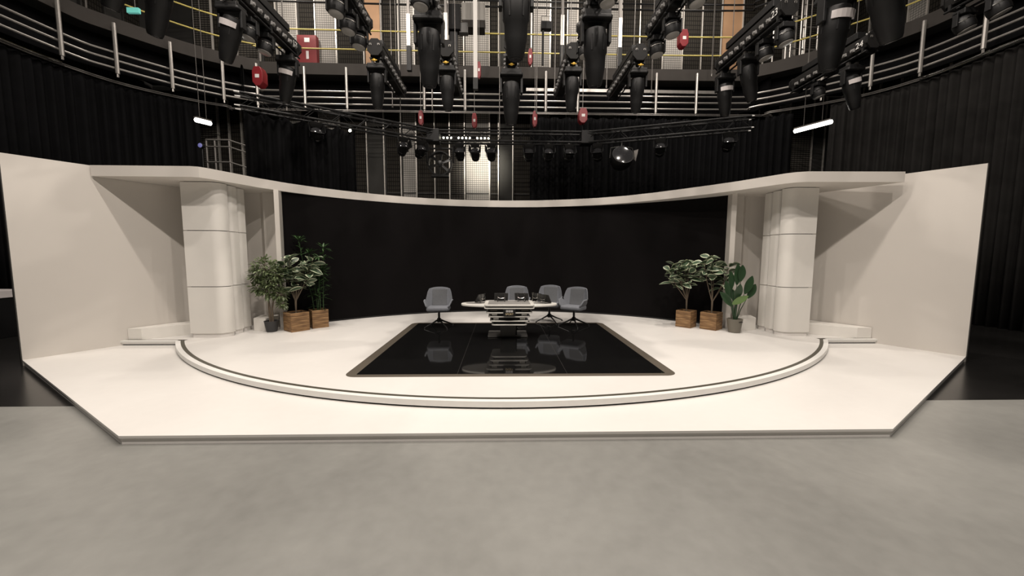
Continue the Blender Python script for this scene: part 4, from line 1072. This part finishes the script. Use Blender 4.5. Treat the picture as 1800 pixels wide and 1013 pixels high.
MB().box((.30, 0, h0-.02), (.28, .2, .30)).build('control_box', DARKG, t, smooth=False, bevel=.01)
MB().tube([(0, 0, h0+.6), (0, 0, 12.99-t.location.z)], .03, 6).build('hanger_rod', TUBED, t)
# red cabinet on the back wall
p = aty(543, 91, 15.62)
t = thing('fire_hose_cabinet', 'red wall cabinet on the back wall at upper left', 'cabinet', (p.x, 15.67, p.z))
MB().box((0, -.10, 0), (.74, .22, 1.08)).build('body', REDC, t, smooth=False, bevel=.01); MB().box((.02, -.215, .35), (.2, .006, .16)).build('notice', WHITE, t, smooth=False)
MB().box((.02, -.215, -.2), (.10, .006, .30)).build('marking', PALE, t, smooth=False)
p = aty(914, 75, 15.6)
o = MB().box((0, -.02, 0), (.36, .04, .28)).build('notice_board', WHITE, smooth=False, loc=(p.x, 15.752, p.z)); tag(o, 'small white notice on the dark panel at top centre', 'notice')
p = aty(235, 19, 9.2)
t = thing('exit_sign', 'small glowing teal sign at upper left under the gallery', 'sign', p)
MB().box((0, 0, 0), (.26, .06, .11)).build('sign_face', TEAL, t, smooth=False); MB().tube([(0, .04, .05), (0, .04, 12.99-p.z)], .01, 5).build('hanger_rod', TUBED, t)
# suspension cables
for i, (px, y) in enumerate([(504, 12), (690, 12.6), (705, 12.4), (760, 11.6), (878, 12.6), (943, 12), (975, 12.8), (1066, 12.2), (1145, 12.4), (1251, 12.8)]):
    pb_ = {0: 190, 1: 185, 2: 240, 3: 190}.get(i, [240, 195, 150, 150, 160, 130][i-4] if i > 3 else 190)
    a = aty(px, pb_, y)
    m_ = MB(); m_.tube([(0, 0, 0), (0, 0, 12.99-a.z)], .014 if i % 3 else .022, 5)
    m_.tube([(0, 0, -.08), (0, 0, 0)], .025, 6)
    o = m_.build('steel_cable', TUBED, loc=a); tag(o, 'vertical steel cable hanging from the grid, %s from the left' % ORD[i], 'cable', 'steel cables hanging from the grid')

# scaffold tower on the right gallery
cx = aty(1398, 60, 14.9).x
t = thing('scaffold_tower', 'aluminium scaffold tower standing on the right gallery corner', 'scaffold', (cx, 14.9, 8.44))
m_ = MB()
for x in (-.6, -.42, -.05, .12, .6):
    for y in ((-.35,) if x in (-.42, .12) else (-.35, .35)): m_.tube([(x, y, 0), (x, y, 3.6)], .035, 7)
m_.build('upright', TUBE, t)
m_ = MB()
for k in range(9):
    z = .35+.4*k; m_.tube([(-.05, -.35, z), (.6, -.35, z)], .022, 6); m_.tube([(-.6, -.35, z+.1), (-.42, -.35, z+.1)], .02, 6)
    if k % 3 == 0: m_.tube([(-.6, .35, z), (.6, .35, z)], .022, 6)
m_.build('rung', TUBE, t)
m_ = MB(); m_.tube([(-.6, -.35, .2), (.6, -.35, 1.2)], .018, 6); m_.tube([(.6, -.35, .2), (-.6, -.35, 1.2)], .018, 6); m_.build('brace', TUBE, t)

# scaffold frames behind the left column, seen above the canopy
p = aty(400, 285, 13.0)
t = thing('pipe_railing', 'grey pipe stair railing behind the left column above the canopy', 'railing', (p.x, 13, 0))
m_ = MB()
zz = [aty(400, q, 13).z for q in (246, 258, 285)]
x0, x1 = aty(362, 250, 13).x-p.x, aty(402, 250, 13).x-p.x
for z in zz: m_.tube([(x0, 0, z), (x1, 0, z)], .025, 6); m_.tube([(x1, 0, z), (x1+1.6, .2, z-.5)], .022, 6)
m_.build('rail', TUBE, t)
m_ = MB()
for x in (x0, (x0+x1)/2-.1, x1, x1+.75, x1+1.5): m_.tube([(x, .02, 0), (x, .02, zz[0] if x <= x1 else zz[0]-.45)], .03, 6)
m_.build('upright', TUBED, t)
# blue spot on the left drape edge
p = aty(353, 256, 11.6)
t = thing('small_blue_lamp', 'small dim blue lamp at the edge of the left drape', 'lamp', p)
ho = MB().lathe([(.03, -.1), (.07, -.06), (.075, .03)], 14, T=Matrix.Rotation(pi/2, 4, 'X')).build('lamp_head', BLACK, t)
MB().lathe([(.068, .028), (.05, .04), (.01, .045)], 14, T=Matrix.Rotation(pi/2, 4, 'X')).build('lens', BLUEG, ho)
MB().tube([(0, .05, 0), (0, .05, -p.z+.02)], .02, 6).build('stand', BLACK, t)
# equipment case at far left behind the wall
p = atz(5, 525, 0)
t = thing('equipment_case', 'pale equipment case glimpsed past the left wall edge', 'case', (aty(2, 520, 8.2).x-.35, 8.2, 0))
zc = aty(2, 512, 8.2).z
MB().box((0, 0, zc-.06), (1.0, .6, .16)).build('lid', PALE, t, smooth=False, bevel=.01); MB().box((0, 0, (zc-.14)/2), (.96, .56, zc-.14)).build('body', BLACK, t, smooth=False, bevel=.01)
